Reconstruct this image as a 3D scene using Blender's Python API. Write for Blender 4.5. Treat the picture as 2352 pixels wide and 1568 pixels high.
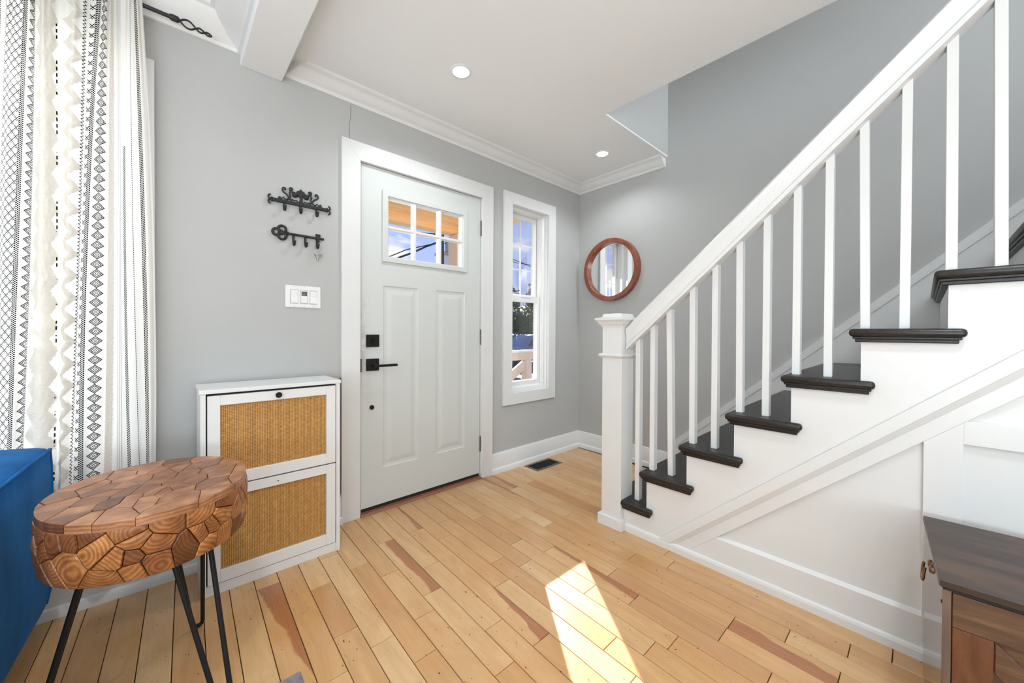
import bpy, bmesh, math, random
from mathutils import Vector, Matrix, noise
random.seed(7)
for o in list(bpy.data.objects): bpy.data.objects.remove(o)
SC = bpy.context.scene
COL = SC.collection
PI = math.pi

# ---------------------------------------------------------------- camera
YAW, PITCH, ROLL = math.radians(42.3811), math.radians(-0.4771), math.radians(0.2737)
fw = Vector((math.sin(YAW)*math.cos(PITCH), math.cos(YAW)*math.cos(PITCH), math.sin(PITCH)))
r0 = Vector((math.cos(YAW), -math.sin(YAW), 0)); u0 = r0.cross(fw)
rr = r0*math.cos(ROLL)+u0*math.sin(ROLL); uu = -r0*math.sin(ROLL)+u0*math.cos(ROLL)
cam = bpy.data.cameras.new('camera'); co = bpy.data.objects.new('camera', cam); COL.objects.link(co)
cam.sensor_fit = 'HORIZONTAL'; cam.sensor_width = 36; cam.lens = 864.641/2352*36
cam.shift_x = -0.17/2352; cam.shift_y = (768.785-784)/2352
cam.clip_start = .02; cam.clip_end = 400
M = Matrix((rr, uu, -fw)).transposed().to_4x4(); M.translation = Vector((-2.8042, -2.1591, 1.0575))
co.matrix_world = M
SC.camera = co
SC.view_settings.view_transform = 'Standard'; SC.view_settings.look = 'None'
SC.view_settings.gamma = 1; SC.view_settings.use_curve_mapping = False
SC.view_settings.exposure = EXPO = -0.22

# ---------------------------------------------------------------- node helper
class NT:
    def __init__(s, tree): s.t = tree; s.n = tree.nodes; s.l = tree.links
    def new(s, typ, **kw):
        n = s.n.new(typ)
        for k, v in kw.items(): setattr(n, k, v)
        return n
    def put(s, sock, v):
        if v is None: return
        if hasattr(v, 'links'): s.l.new(v, sock)
        else:
            if isinstance(v, tuple) and len(v) == 3 and sock.type == 'RGBA': v = (*v, 1)
            sock.default_value = v
    def m(s, op, a, b=None, c=None, clamp=False):
        n = s.new('ShaderNodeMath', operation=op, use_clamp=clamp)
        s.put(n.inputs[0], a); s.put(n.inputs[1], b); s.put(n.inputs[2], c)
        return n.outputs[0]
    def vm(s, op, a, b=None, sc=None):
        n = s.new('ShaderNodeVectorMath', operation=op)
        s.put(n.inputs[0], a); s.put(n.inputs[1], b)
        if sc is not None: s.put(n.inputs['Scale'], sc)
        return n.outputs[0]
    def noise(s, v, scale=5, detail=4, rough=.5, dist=0., out=0):
        n = s.new('ShaderNodeTexNoise'); s.put(n.inputs['Vector'], v)
        n.inputs['Scale'].default_value = scale; n.inputs['Detail'].default_value = detail
        n.inputs['Roughness'].default_value = rough; n.inputs['Distortion'].default_value = dist
        return n.outputs[out]
    def ramp(s, f, stops):
        n = s.new('ShaderNodeValToRGB'); s.put(n.inputs[0], f); e = n.color_ramp.elements
        while len(e) < len(stops): e.new(.5)
        for q, (p, c) in zip(e, stops): q.position = p; q.color = (*c, 1) if len(c) == 3 else c
        return n.outputs[0]
    def mix(s, f, a, b, mode='MIX'):
        n = s.new('ShaderNodeMix', data_type='RGBA', blend_type=mode)
        s.put(n.inputs[0], f); s.put(n.inputs[6], a); s.put(n.inputs[7], b)
        return n.outputs[2]
    def xyz(s, v):
        n = s.new('ShaderNodeSeparateXYZ'); s.put(n.inputs[0], v); return n.outputs
    def comb(s, x=0., y=0., z=0.):
        n = s.new('ShaderNodeCombineXYZ'); s.put(n.inputs[0], x); s.put(n.inputs[1], y); s.put(n.inputs[2], z); return n.outputs[0]
    def coord(s, k='Object'): return s.new('ShaderNodeTexCoord').outputs[k]
    def pos(s): return s.new('ShaderNodeNewGeometry').outputs['Position']
    def rnd(s): return s.new('ShaderNodeObjectInfo').outputs['Random']
    def bump(s, h, strength=.2, dist=.01):
        n = s.new('ShaderNodeBump'); n.inputs['Strength'].default_value = strength; n.inputs['Distance'].default_value = dist
        s.put(n.inputs['Height'], h); return n.outputs[0]

def srgb(r, g, b):
    f = lambda c: c/12.92 if c <= .04045 else ((c+.055)/1.055)**2.4
    return (f(r/255), f(g/255), f(b/255))

# ---------------------------------------------------------------- world: daylight sky with clouds
W = bpy.data.worlds.new('sky'); SC.world = W; W.use_nodes = True
t = NT(W.node_tree); t.n.clear()
d = t.coord('Generated'); z = t.xyz(d)[2]
base = t.ramp(z, [(0, srgb(206, 221, 255)), (.12, srgb(190, 208, 255)), (.35, srgb(165, 188, 250)), (1, srgb(120, 155, 235))])
pl = t.vm('MULTIPLY', d, (1, 1, 2.2))
c1 = t.noise(t.vm('ADD', pl, (1.3, .4, .2)), 4.2, 6, .55, .2)
c1 = t.m('ADD', c1, t.m('MULTIPLY', t.m('SUBTRACT', .17, z), .9, clamp=False))
cm = t.ramp(c1, [(.50, (0, 0, 0)), (.58, (1, 1, 1))])
sky = t.mix(cm, base, (.97, .96, .99))
bg = t.new('ShaderNodeBackground'); t.put(bg.inputs[0], sky); bg.inputs[1].default_value = 1.25
wo = t.new('ShaderNodeOutputWorld'); t.l.new(bg.outputs[0], wo.inputs[0])

# ---------------------------------------------------------------- sun, daylight at the curtained window, added fill lamps
def lamp(name, kind, loc, direction, energy, color=(1, 1, 1), **kw):
    L = bpy.data.lights.new(name, kind); L.energy = energy; L.color = color
    for k, v in kw.items(): setattr(L, k, v)
    o = bpy.data.objects.new(name, L); COL.objects.link(o); o.location = loc
    o.rotation_euler = Vector(direction).to_track_quat('-Z', 'Y').to_euler()
    return o
SUN_H = (-.597, -.802); SUN_T = .455
COOL = (.875, .945, 1.0)
lamp('sun', 'SUN', (8, 12, 9), (SUN_H[0], SUN_H[1], -SUN_T), 24, (1, .955, .88), angle=.006)
# added fill lamps: behind camera, at left, towards the ceiling and in the stairwell
lamp('back_fill', 'AREA', (-3.2, -6.85, 1.6), (0, 1, 0.1), 30, COOL, shape='RECTANGLE', size=3.6, size_y=1.7)  # added fill at the back wall, which has no window opening
lamp('left_fill', 'AREA', (-5.9, -3.2, 1.5), (1, -0.05, 0.2), 54, COOL, shape='RECTANGLE', size=2.6, size_y=1.6)  # added fill at the left wall, no window opening there
lamp('ceiling_fill', 'AREA', (-3.9, -3.5, .9), (.22, .2, 1), 132, (.80, .92, 1.0), shape='RECTANGLE', size=2.0, size_y=2.2)  # added uplight that brightens the ceiling
lamp('landing_fill', 'AREA', (-.45, -4.6, 4.2), (0, .9, -.6), 52, COOL, shape='RECTANGLE', size=.8, size_y=1.0)  # added fill high in the stairwell, no window modelled
lamp('stair_wall_fill', 'AREA', (-.78, -3.3, 4.1), (1, .35, -.75), 80, COOL, shape='RECTANGLE', size=1.6, size_y=.9)  # added fill aimed at the wall behind the balusters
lamp('daylight_curtain', 'AREA', (-2.85, .8, 1.4), (-.1, -1, 0), 62, (.97, .985, 1), shape='RECTANGLE', size=2.0, size_y=1.8)
for lx, ly, le in ((-1.7, -2.5, 44), (-3.0, -1.75, 58)):
    lamp('floor_fill', 'SPOT', (lx, ly, 2.37), (0, 0, -1), le, (.86, .94, 1), spot_size=1.75, spot_blend=.6, shadow_soft_size=.06)  # added spots that brighten the floor, without fixtures

# ---------------------------------------------------------------- mesh builder
class MB:
    def __init__(s): s.v = []; s.f = []
    def add(s, vs, fs):
        o = len(s.v); s.v += [tuple(p) for p in vs]; s.f += [tuple(i+o for i in f) for f in fs]; return s
    def box(s, x0, x1, y0, y1, z0, z1):
        if x0 > x1: x0, x1 = x1, x0
        if y0 > y1: y0, y1 = y1, y0
        if z0 > z1: z0, z1 = z1, z0
        return s.add([(x0,y0,z0),(x1,y0,z0),(x1,y1,z0),(x0,y1,z0),(x0,y0,z1),(x1,y0,z1),(x1,y1,z1),(x0,y1,z1)],
                     [(0,3,2,1),(4,5,6,7),(0,1,5,4),(1,2,6,5),(2,3,7,6),(3,0,4,7)])
    def prism(s, poly, a0, a1, axis='x'):
        # poly in the other two coordinates (cyclic order y,z / x,z / x,y)
        n = len(poly)
        if axis == 'x': P = lambda p, a: (a, p[0], p[1])
        elif axis == 'y': P = lambda p, a: (p[0], a, p[1])
        else: P = lambda p, a: (p[0], p[1], a)
        return s.add([P(p, a0) for p in poly]+[P(p, a1) for p in poly],
                     [tuple(range(n)), tuple(range(2*n-1, n-1, -1))]+[(i, i+n, (i+1) % n+n, (i+1) % n) for i in range(n)])
    def tube(s, pts, r, n=8, closed=False, caps=True):
        pts = [Vector(p) for p in pts]; k = len(pts); rs = r if isinstance(r, (list, tuple)) else [r]*k
        base = len(s.v); up = None
        for i, p in enumerate(pts):
            a = pts[i-1] if (i > 0 or closed) else p; b = pts[(i+1) % k] if (i < k-1 or closed) else p
            tg = (b-a).normalized()
            if up is None: up = tg.orthogonal().normalized()
            up = (up - tg*up.dot(tg))
            up = up.normalized() if up.length > 1e-6 else tg.orthogonal().normalized()
            sd = tg.cross(up)
            for j in range(n):
                q = 2*PI*j/n; s.v.append(tuple(p+(up*math.cos(q)+sd*math.sin(q))*rs[i]))
        for i in range(k if closed else k-1):
            for j in range(n):
                s.f.append((base+i*n+j, base+i*n+(j+1) % n, base+((i+1) % k)*n+(j+1) % n, base+((i+1) % k)*n+j))
        if not closed and caps:
            s.f.append(tuple(base+j for j in range(n-1, -1, -1))); s.f.append(tuple(base+(k-1)*n+j for j in range(n)))
        return s
    def lathe(s, prof, c, axis='z', n=32, close=False):
        # prof: (radius, height along axis)
        base = len(s.v); k = len(prof)
        for r, h in prof:
            for j in range(n):
                q = 2*PI*j/n; a, b = r*math.cos(q), r*math.sin(q)
                p = {'z': (a, b, h), 'x': (h, a, b), 'y': (b, h, a)}[axis]
                s.v.append((c[0]+p[0], c[1]+p[1], c[2]+p[2]))
        for i in range(k if close else k-1):
            for j in range(n):
                s.f.append((base+i*n+j, base+i*n+(j+1) % n, base+((i+1) % k)*n+(j+1) % n, base+((i+1) % k)*n+j))
        if not close:
            s.f.append(tuple(base+j for j in range(n-1, -1, -1))); s.f.append(tuple(base+(k-1)*n+j for j in range(n)))
        return s
    def xf(s, fn): s.v = [tuple(fn(Vector(p))) for p in s.v]; return s
    def build(s, name, mat, parent=None, bevel=0, seg=2, smooth=None, local=False):
        me = bpy.data.meshes.new(name)
        off = Vector((0, 0, 0))
        if parent is not None and not local:
            q = parent
            while q is not None: off += q.location; q = q.parent
        me.from_pydata([tuple(Vector(p)-off) for p in s.v], [], s.f)
        bm = bmesh.new(); bm.from_mesh(me)
        bmesh.ops.recalc_face_normals(bm, faces=bm.faces)
        if bevel:
            es = [e for e in bm.edges if len(e.link_faces) == 2 and e.calc_face_angle(0) > .6]
            bmesh.ops.bevel(bm, geom=es, offset=bevel, segments=seg, affect='EDGES', profile=.5, clamp_overlap=True)
        bm.to_mesh(me); bm.free()
        if smooth is not None:
            for p in me.polygons: p.use_smooth = True
            me.set_sharp_from_angle(angle=math.radians(smooth))
        if mat: me.materials.append(mat)
        o = bpy.data.objects.new(name, me); COL.objects.link(o)
        if parent is not None: o.parent = parent
        return o
def tag(o, label, cat=None, group=None, kind=None):
    if label: o['label'] = label
    if cat: o['category'] = cat
    if group: o['group'] = group
    if kind: o['kind'] = kind
    return o
def thing(name, loc, label, cat, group=None, kind=None):
    o = bpy.data.objects.new(name, None); COL.objects.link(o); o.location = loc; o.empty_display_size = .1
    return tag(o, label, cat, group, kind)
def holed(mb, x0, x1, z0, z1, y0, y1, holes):
    xs = sorted({x0, x1, *[h[0] for h in holes], *[h[1] for h in holes]}); zs = sorted({z0, z1, *[h[2] for h in holes], *[h[3] for h in holes]})
    inside = lambda i, j: any(h[0]-1e-6 <= xs[i] and xs[i+1] <= h[1]+1e-6 and h[2]-1e-6 <= zs[j] and zs[j+1] <= h[3]+1e-6 for h in holes)
    nx, nz = len(xs)-1, len(zs)-1
    V = {}
    def vid(i, j, y):
        k = (i, j, y)
        if k not in V: V[k] = len(mb.v); mb.v.append((xs[i], y, zs[j]))
        return V[k]
    for i in range(nx):
        for j in range(nz):
            if inside(i, j): continue
            for y in (y0, y1): mb.f.append((vid(i, j, y), vid(i+1, j, y), vid(i+1, j+1, y), vid(i, j+1, y)))
            for (di, dj, a, b) in ((-1, 0, (i, j), (i, j+1)), (1, 0, (i+1, j), (i+1, j+1)), (0, -1, (i, j), (i+1, j)), (0, 1, (i, j+1), (i+1, j+1))):
                ii, jj = i+di, j+dj
                if not (0 <= ii < nx and 0 <= jj < nz) or inside(ii, jj):
                    mb.f.append((vid(*a, y0), vid(*b, y0), vid(*b, y1), vid(*a, y1)))
    return mb

# ---------------------------------------------------------------- materials
def mat(name, color=(.8, .8, .8), rough=.5, metal=0., spec=.5, bump=None, coat=0.):
    m = bpy.data.materials.new(name); m.use_nodes = True
    t = NT(m.node_tree); b = t.n['Principled BSDF']
    t.put(b.inputs['Base Color'], color); b.inputs['Roughness'].default_value = rough; b.inputs['Metallic'].default_value = metal
    b.inputs['Specular IOR Level'].default_value = spec; b.inputs['Coat Weight'].default_value = coat
    if bump:
        h = t.noise(t.pos(), bump[0], 5, .6); t.put(b.inputs['Normal'], t.bump(h, bump[1], bump[2] if len(bump) > 2 else .003))
    m.diffuse_color = (*color, 1) if not hasattr(color, 'links') else (.5, .5, .5, 1)
    return m
def mottled(name, c1, c2, scale, rough=.5, **kw):
    m = mat(name, c1, rough, **kw); t = NT(m.node_tree); b = t.n['Principled BSDF']
    t.put(b.inputs['Base Color'], t.ramp(t.noise(t.pos(), scale, 6, .6), [(.35, c1), (.65, c2)]))
    return m
WALL = mottled('grey_wall_paint', (.488, .488, .476), (.505, .505, .493), 2.0, .55, spec=.3, bump=(90, .05, .002))
TRIM = mottled('white_trim_paint', (.765, .765, .755), (.79, .79, .78), 3.0, .35, spec=.45, bump=(40, .04, .002))
CEIL = mottled('white_ceiling_paint', (.86, .865, .865), (.875, .88, .88), 1.2, .7, spec=.2)
DOORP = mat('grey_white_door_paint', (.67, .69, .67), .4, bump=(60, .05, .002))
# hand grime on the door near the latch
t = NT(DOORP.node_tree); b = t.n['Principled BSDF']; P = t.pos(); x, y, z = t.xyz(P)
g = t.m('MULTIPLY', t.m('SUBTRACT', 1., t.m('MULTIPLY', t.m('ABSOLUTE', t.m('SUBTRACT', x, -1.985)), 18.), clamp=True),
        t.m('SUBTRACT', 1., t.m('MULTIPLY', t.m('ABSOLUTE', t.m('SUBTRACT', z, .95)), 2.2), clamp=True))
g = t.m('MULTIPLY', g, t.ramp(t.noise(P, 26, 6, .7), [(.4, (0, 0, 0)), (.75, (1, 1, 1))]))
t.put(b.inputs['Base Color'], t.mix(t.m('MULTIPLY', g, .75), (.67, .69, .67), (.36, .31, .26)))
WHITE = mat('white_lacquer', (.84, .84, .83), .3)
PLAST = mat('white_plastic', (.86, .86, .85), .3)
GAP = mat('dark_gap', (.02, .02, .02), .8)
BLACK = mat('black_metal', (.009, .0085, .008), .5, spec=.3, bump=(150, .1, .001))
IRON = mat('black_cast_iron', (.014, .014, .014), .5, bump=(120, .25, .002))
STEEL = mat('steel', (.55, .55, .54), .28, 1.)
NICKEL = mat('dark_nickel', (.23, .22, .21), .35, 1.)
COPPER = mat('copper', (.42, .22, .13), .25, 1.)
MIRROR = mat('mirror_glass', (.93, .94, .94), .01, 1.)
BULB = bpy.data.materials.new('lit_diffuser'); BULB.use_nodes = True
b = BULB.node_tree.nodes['Principled BSDF']; b.inputs['Emission Color'].default_value = (1, .98, .95, 1); b.inputs['Emission Strength'].default_value = 5.
GLASS = bpy.data.materials.new('window_glass'); GLASS.use_nodes = True
t = NT(GLASS.node_tree); t.n.clear()
fr = t.new('ShaderNodeFresnel'); fr.inputs[0].default_value = 1.45
tr = t.new('ShaderNodeBsdfTransparent'); tr.inputs[0].default_value = (.985, .99, .99, 1)
gl = t.new('ShaderNodeBsdfGlossy'); gl.inputs['Roughness'].default_value = .02
mx = t.new('ShaderNodeMixShader'); t.put(mx.inputs[0], t.m('MULTIPLY', fr.outputs[0], .35)); t.l.new(tr.outputs[0], mx.inputs[1]); t.l.new(gl.outputs[0], mx.inputs[2])
ou = t.new('ShaderNodeOutputMaterial'); t.l.new(mx.outputs[0], ou.inputs[0])

# maple strip floor
MAPLE = mat('maple_floor', rough=.3); t = NT(MAPLE.node_tree); b = t.n['Principled BSDF']
rn = t.rnd(); P = t.pos()
off = t.vm('SCALE', t.comb(rn, t.m('MULTIPLY', rn, 7.3), t.m('MULTIPLY', rn, 3.1)), None, 37.)
pv = t.vm('ADD', t.vm('MULTIPLY', P, (9, 1.3, 1)), off)
n1 = t.noise(pv, 1.6, 5, .6, 1.4)
n2 = t.noise(t.vm('MULTIPLY', pv, (8, 1.4, 1)), 2.2, 5, .65, 2.)
cl = t.vm('ADD', t.vm('MULTIPLY', P, (3.5, 2.5, 1)), off)
n3 = t.noise(cl, 1.4, 4, .6)
tone = t.ramp(rn, [(0, srgb(205, 158, 106)), (.15, srgb(214, 170, 118)), (.45, srgb(221, 180, 129)), (.75, srgb(226, 190, 142)), (.93, srgb(230, 196, 152)), (1, srgb(198, 148, 98))])
c = t.mix(t.ramp(n1, [(.3, (0, 0, 0)), (.7, (1, 1, 1))]), t.mix(1., tone, (.80, .74, .66), 'MULTIPLY'), tone)
c = t.mix(t.m('MULTIPLY', t.ramp(n3, [(.45, (0, 0, 0)), (.8, (1, 1, 1))]), .65), c, srgb(200, 142, 84))
c = t.mix(t.m('MULTIPLY', t.ramp(n2, [(.52, (0, 0, 0)), (.7, (1, 1, 1))]), .28), c, srgb(176, 122, 74))
sp = t.noise(t.vm('ADD', t.vm('MULTIPLY', P, (110, 60, 1)), off), 1., 1, .5)
c = t.mix(t.ramp(sp, [(.74, (0, 0, 0)), (.78, (1, 1, 1))]), c, srgb(92, 52, 26))
def oattr(nm):
    a = t.new('ShaderNodeAttribute', attribute_type='OBJECT', attribute_name=nm); return a.outputs['Fac']
gx, gy, _ = t.xyz(t.coord('Generated'))
wob = t.m('MULTIPLY', t.m('SUBTRACT', t.noise(t.vm('ADD', t.vm('MULTIPLY', P, (9, 7, 1)), off), 1., 3, .6), .5), .5)
sa, sb, sf = oattr('streak_far'), oattr('streak_near'), oattr('streak_flip')
u = t.m('ABSOLUTE', t.m('SUBTRACT', sf, gx))
wd = t.m('ADD', t.m('MULTIPLY', sa, gy), t.m('MULTIPLY', sb, t.m('SUBTRACT', 1., gy)))
has = t.m('GREATER_THAN', t.m('ADD', sa, sb), .01)
wd = t.m('ADD', wd, t.m('MULTIPLY', t.m('MULTIPLY', wob, has), t.m('MINIMUM', 1., t.m('MULTIPLY', wd, 2.))))
mask = t.m('MULTIPLY', t.m('MULTIPLY', t.m('SUBTRACT', t.m('ADD', u, wd), 1.), 14., clamp=True), has)
heart = t.mix(t.ramp(n2, [(.35, (0, 0, 0)), (.65, (1, 1, 1))]), srgb(150, 92, 55), srgb(182, 118, 74))
c = t.mix(1., t.mix(t.m('MULTIPLY', mask, .92), c, heart), (.97, .915, .845), 'MULTIPLY')
t.put(b.inputs['Base Color'], c)
t.put(b.inputs['Roughness'], t.m('ADD', .27, t.m('MULTIPLY', n3, .1)))
t.put(b.inputs['Normal'], t.bump(t.m('ADD', n2, t.noise(P, 14, 3)), .06, .004))
b.inputs['Specular IOR Level'].default_value = .6; b.inputs['Coat Weight'].default_value = .55; b.inputs['Coat Roughness'].default_value = .2

def woodmat(name, dark, mid, light, scale, rough=.45, ring=False, bumpv=.15, vec=None):
    m = mat(name, mid, rough); t = NT(m.node_tree); b = t.n['Principled BSDF']; rn = t.rnd()
    P = t.coord('Object'); off = t.vm('SCALE', t.comb(rn, t.m('FRACT', t.m('MULTIPLY', rn, 17.3)), t.m('FRACT', t.m('MULTIPLY', rn, 53.1))), None, 1.7)
    if ring:
        w = t.new('ShaderNodeTexWave', wave_type='RINGS', rings_direction='SPHERICAL', wave_profile='SIN')
        t.put(w.inputs['Vector'], t.vm('ADD', t.vm('MULTIPLY', P, (1, 1, 1)), t.vm('SCALE', t.vm('SUBTRACT', off, (.85, .85, .85)), None, .05)))
        w.inputs['Scale'].default_value = scale; w.inputs['Distortion'].default_value = 5; w.inputs['Detail'].default_value = 3; w.inputs['Detail Scale'].default_value = .5
        f = t.m('ADD', t.m('MULTIPLY', w.outputs['Fac'], .17), t.m('MULTIPLY', t.noise(t.vm('ADD', P, off), 17, 6, .66), .83))
        tint = t.ramp(rn, [(0, (.38, .30, .26)), (.25, (.75, .66, .60)), (.6, (1, .98, .95)), (1, (1.25, 1.26, 1.18))])
    else:
        f = t.noise(t.vm('ADD', t.vm('MULTIPLY', P, vec), off), scale, 6, .65, .8)
        tint = t.ramp(rn, [(0, (.85, .85, .85)), (1, (1.1, 1.1, 1.1))])
    c = t.mix(1., t.ramp(f, [(.25, dark), (.5, mid), (.75, light)]), tint, 'MULTIPLY')
    t.put(b.inputs['Base Color'], c); t.put(b.inputs['Normal'], t.bump(f, bumpv, .003))
    return m
TEAK = woodmat('teak_end_grain', srgb(92, 52, 27), srgb(154, 97, 51), srgb(200, 145, 88), 42, .4, ring=True)
TEAKTOP = woodmat('teak_top', srgb(104, 62, 40), srgb(150, 100, 68), srgb(184, 136, 100), 34, .34, ring=True, bumpv=.1)
WALNUT = woodmat('mirror_frame_wood', srgb(100, 54, 38), srgb(138, 76, 54), srgb(166, 98, 70), 7, .3, vec=(4, 4, 4))
TREAD = mat('dark_stained_tread', (.012, .0105, .0095), .36, bump=(35, .12, .003))
t = NT(TREAD.node_tree); b = t.n['Principled BSDF']
t.put(b.inputs['Base Color'], t.ramp(t.noise(t.vm('MULTIPLY', t.pos(), (3, 25, 25)), 3, 6, .65), [(.3, (.008, .0075, .007)), (.6, (.02, .016, .013)), (.78, (.06, .033, .02))]))
# ================================================================ STRUCTURE
XS = -.9988                      # face of the stair side
ZC = 2.39
# floor slab and maple strips
fl = MB().box(-6, .1, -7, .15, -.12, -.011).build('floor', GAP)
tag(fl, 'honey maple strip floor of the entry and living room', 'floor', kind='structure')
RA, RW, RS = -.0352, .0833, .026
JOINTS = {-34: [-0.635], -31: [-0.472], -30: [-0.336, -.93], -29: [-0.607], -28: [-0.482, -0.798], -27: [-0.291, -0.923], -26: [-0.452], -25: [-0.594, -0.91], -24: [-0.345, -0.82, -1.28], -23: [-0.661, -1.12], -22: [-0.349, -1.28], -21: [-0.505, -0.97], -20: [-0.363, -0.837, -1.448], -19: [-0.937, -1.548], -18: [-0.463, -0.783, -1.24], -17: [-0.935, -1.393, -1.848], -16: [-0.624, -1.241], -15: [-0.778, -1.693, -1.992], -14: [-0.615, -1.238, -1.846], -13: [-0.296, -0.779, -1.388, -1.999], -12: [-0.468, -1.334, -2.098], -11: [-0.297], -10: [-0.537], -9: [-0.693], -8: [-0.323], -6: [-0.244], -4: [-0.362]}
# heartwood streaks: (row, far end of plank) -> width at far end, width at near end, 0 = grows from the right edge / 1 = from the left
STREAK = {(-30, -.336): (.85, .2, 0), (-24, -.345): (.5, .62, 0), (-22, -.349): (-.6, .65, 0), (-15, -1.693): (.85, .6, 1),
          (-17, -.935): (.2, .55, 0), (-14, 0.): (.45, .1, 0), (-13, 0.): (.25, .5, 0), (-13, -.296): (.55, -.8, 0), (-14, -.615): (.5, -1.3, 0), (-22, 0.): (.05, .4, 0),
          (-13, -1.388): (.2, .02, 1), (-15, -.778): (-.5, .3, 0)}
rng = random.Random(11)
far = MB(); cnt = 0
def plank_quad(j, ya, yb):
    g = .0011
    X = lambda k, y: RA+RW*k+RS*y
    top = [(X(j, ya)+g, ya-g), (X(j+1, ya)-g, ya-g), (X(j+1, yb)-g, yb+g), (X(j, yb)+g, yb+g)]
    return top
def plank_geo(mb, top):
    e = .0009
    cx = sum(p[0] for p in top)/4; cy = sum(p[1] for p in top)/4
    ins = [(p[0]+(e if p[0] < cx else -e), p[1]+(e if p[1] < cy else -e)) for p in top]
    mb.add([(*p, 0) for p in ins]+[(*p, -.0012) for p in top]+[(*p, -.011) for p in top],
           [(0, 1, 2, 3)]+[(i+o, (i+1) % 4+o, (i+1) % 4+o+4, i+o+4) for o in (0, 4) for i in range(4)]+[(8, 9, 10, 11)])
for j in range(-72, 0):
    js = sorted(JOINTS.get(j, []), reverse=True)
    ys = [0.06]
    first = js[0] if js else -rng.uniform(.25, .9)
    ys.append(first)
    for q in js[1:]: ys.append(q)
    while ys[-1] > -6.9: ys.append(max(-6.95, ys[-1]-rng.choice((.35, .45, .5, .6, .62, .75, .9))))
    for ya, yb in zip(ys, ys[1:]):
        if ya-yb < .04: continue
        top = plank_quad(j, ya, yb)
        near_ = j > -46 and ya > -2.75 and not (j >= -12 and ya < -1.25 and j > -12)
        if near_ and cnt < 295:
            mb = MB(); plank_geo(mb, top)
            o = mb.build('plank', MAPLE, fl); cnt += 1
            for (jj, yy), (sa_, sb_, ff) in STREAK.items():
                if jj == j and (abs(yy-ya) < .012 or (yy == 0 and ya > 0)):
                    o['streak_far'] = sa_; o['streak_near'] = sb_; o['streak_flip'] = float(ff)
        else: plank_geo(far, top)
tag(far.build('plank', MAPLE, fl), None, kind='stuff')

# walls
HOLES = [(-2.0, -1.135, 0, 2.022), (-.853, -.435, .58, 2.045), (-4.35, -2.888, .56, 2.12)]
wf = holed(MB(), -6, 0, -.12, 2.75, 0, .15, HOLES).build('wall_front', WALL)
tag(wf, 'grey painted front wall around the entry door', 'wall', kind='structure')
MB().tube([(-2.054, -.0002, 2.31), (-2.056, -.0002, 2.25), (-2.061, -.0002, 2.19), (-2.0605, -.0002, 2.12)], .0009, 5).build('crack', GAP, wf)
wr = MB().box(0, .12, -7, .15, -.12, 5.0).build('wall_right', WALL)
tag(wr, 'grey wall running up behind the staircase and round mirror', 'wall', kind='structure')
tag(MB().box(-6.12, -6, -7, .15, -.12, 2.75).build('wall_left', WALL), 'grey wall at the far left end of the living room', 'wall', kind='structure')
tag(MB().box(-6.12, .12, -7.12, -7, -.12, 2.75).build('wall_back', WALL), 'grey wall behind the viewpoint', 'wall', kind='structure')
# ceiling with stairwell opening and upper landing walls
c = MB().box(-2.47, -.825, -7, 0, ZC, 2.75).box(-.825, 0, -.72, 0, ZC, 2.75).box(-.825, 0, -.83, -.72, ZC, 2.3995).box(-6, -2.47, -7, 0, 2.47, 2.75)
c.box(-.825, 0, -5.2, -.83, 5.0, 5.1)
ce = c.build('ceiling', CEIL); tag(ce, 'flat white ceiling with an opening over the stairs', 'ceiling', kind='structure')
tag(MB().box(-.945, -.825, -5.2, -.83, 2.75, 5.0).box(-.825, 0, -.83, -.721, 2.40, 5.0).box(-.945, 0, -5.32, -5.2, 2.4, 5.0).box(-.945, -.83, -5.2, -.83, 2.401, 2.75).build('wall_landing', WALL),
    'grey walls of the stairwell rising through the ceiling opening', 'wall', kind='structure')
# wall closing the far end under the stairs
tag(MB().box(XS+.02, -.02, -7, -4.6, -.12, 2.75).build('wall_stairs', WALL), 'grey wall beyond the staircase', 'wall', kind='structure')
# beam and crown mouldings
bm_ = MB().box(-2.555, -2.386, -7, 0, 2.29, 2.5).build('trim_1', CEIL, bevel=.003, seg=1); tag(bm_, 'boxed white ceiling beam running out from the front wall', 'beam', kind='structure')
CP = [(0, 2.318), (.010, 2.318), (.014, 2.326), (.018, 2.333), (.028, 2.338), (.042, 2.350), (.056, 2.366), (.066, 2.373), (.078, 2.375), (.085, 2.380), (.09, 2.384), (.09, ZC+.002), (0, ZC+.002)]
def crown_x(x0, x1, P, miter0=0, miter1=0):
    mb = MB(); n = len(P)
    A = [(x0+miter0*d_, -d_, z_) for d_, z_ in P]; B = [(x1-miter1*d_, -d_, z_) for d_, z_ in P]
    return mb.add(A+B, [tuple(range(n)), tuple(range(2*n-1, n-1, -1))]+[(i, i+n, (i+1) % n+n, (i+1) % n) for i in range(n)])
def crown_y(xw, sgn, y0, y1, P, miter0=0, miter1=0):
    mb = MB(); n = len(P)
    A = [(xw+sgn*d_, y0-miter0*d_, z_) for d_, z_ in P]; B = [(xw+sgn*d_, y1+miter1*d_, z_) for d_, z_ in P]
    return mb.add(A+B, [tuple(range(n)), tuple(range(2*n-1, n-1, -1))]+[(i, i+n, (i+1) % n+n, (i+1) % n) for i in range(n)])
tag(crown_x(-2.386, 0, CP, 1, 1).build('trim_2', TRIM, smooth=30), 'white crown moulding over the entry door', 'moulding', kind='structure')
tag(crown_y(0, -1, 0, -.815, CP, 1, 0).build('trim_3', TRIM, smooth=30), 'short white crown moulding above the round mirror', 'moulding', kind='structure')
CB = [(d_*.45, 2.345+(z_-2.318)*.62) for d_, z_ in CP[:-2]]+[(.0405, ZC+.002), (0, ZC+.002)]
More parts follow.
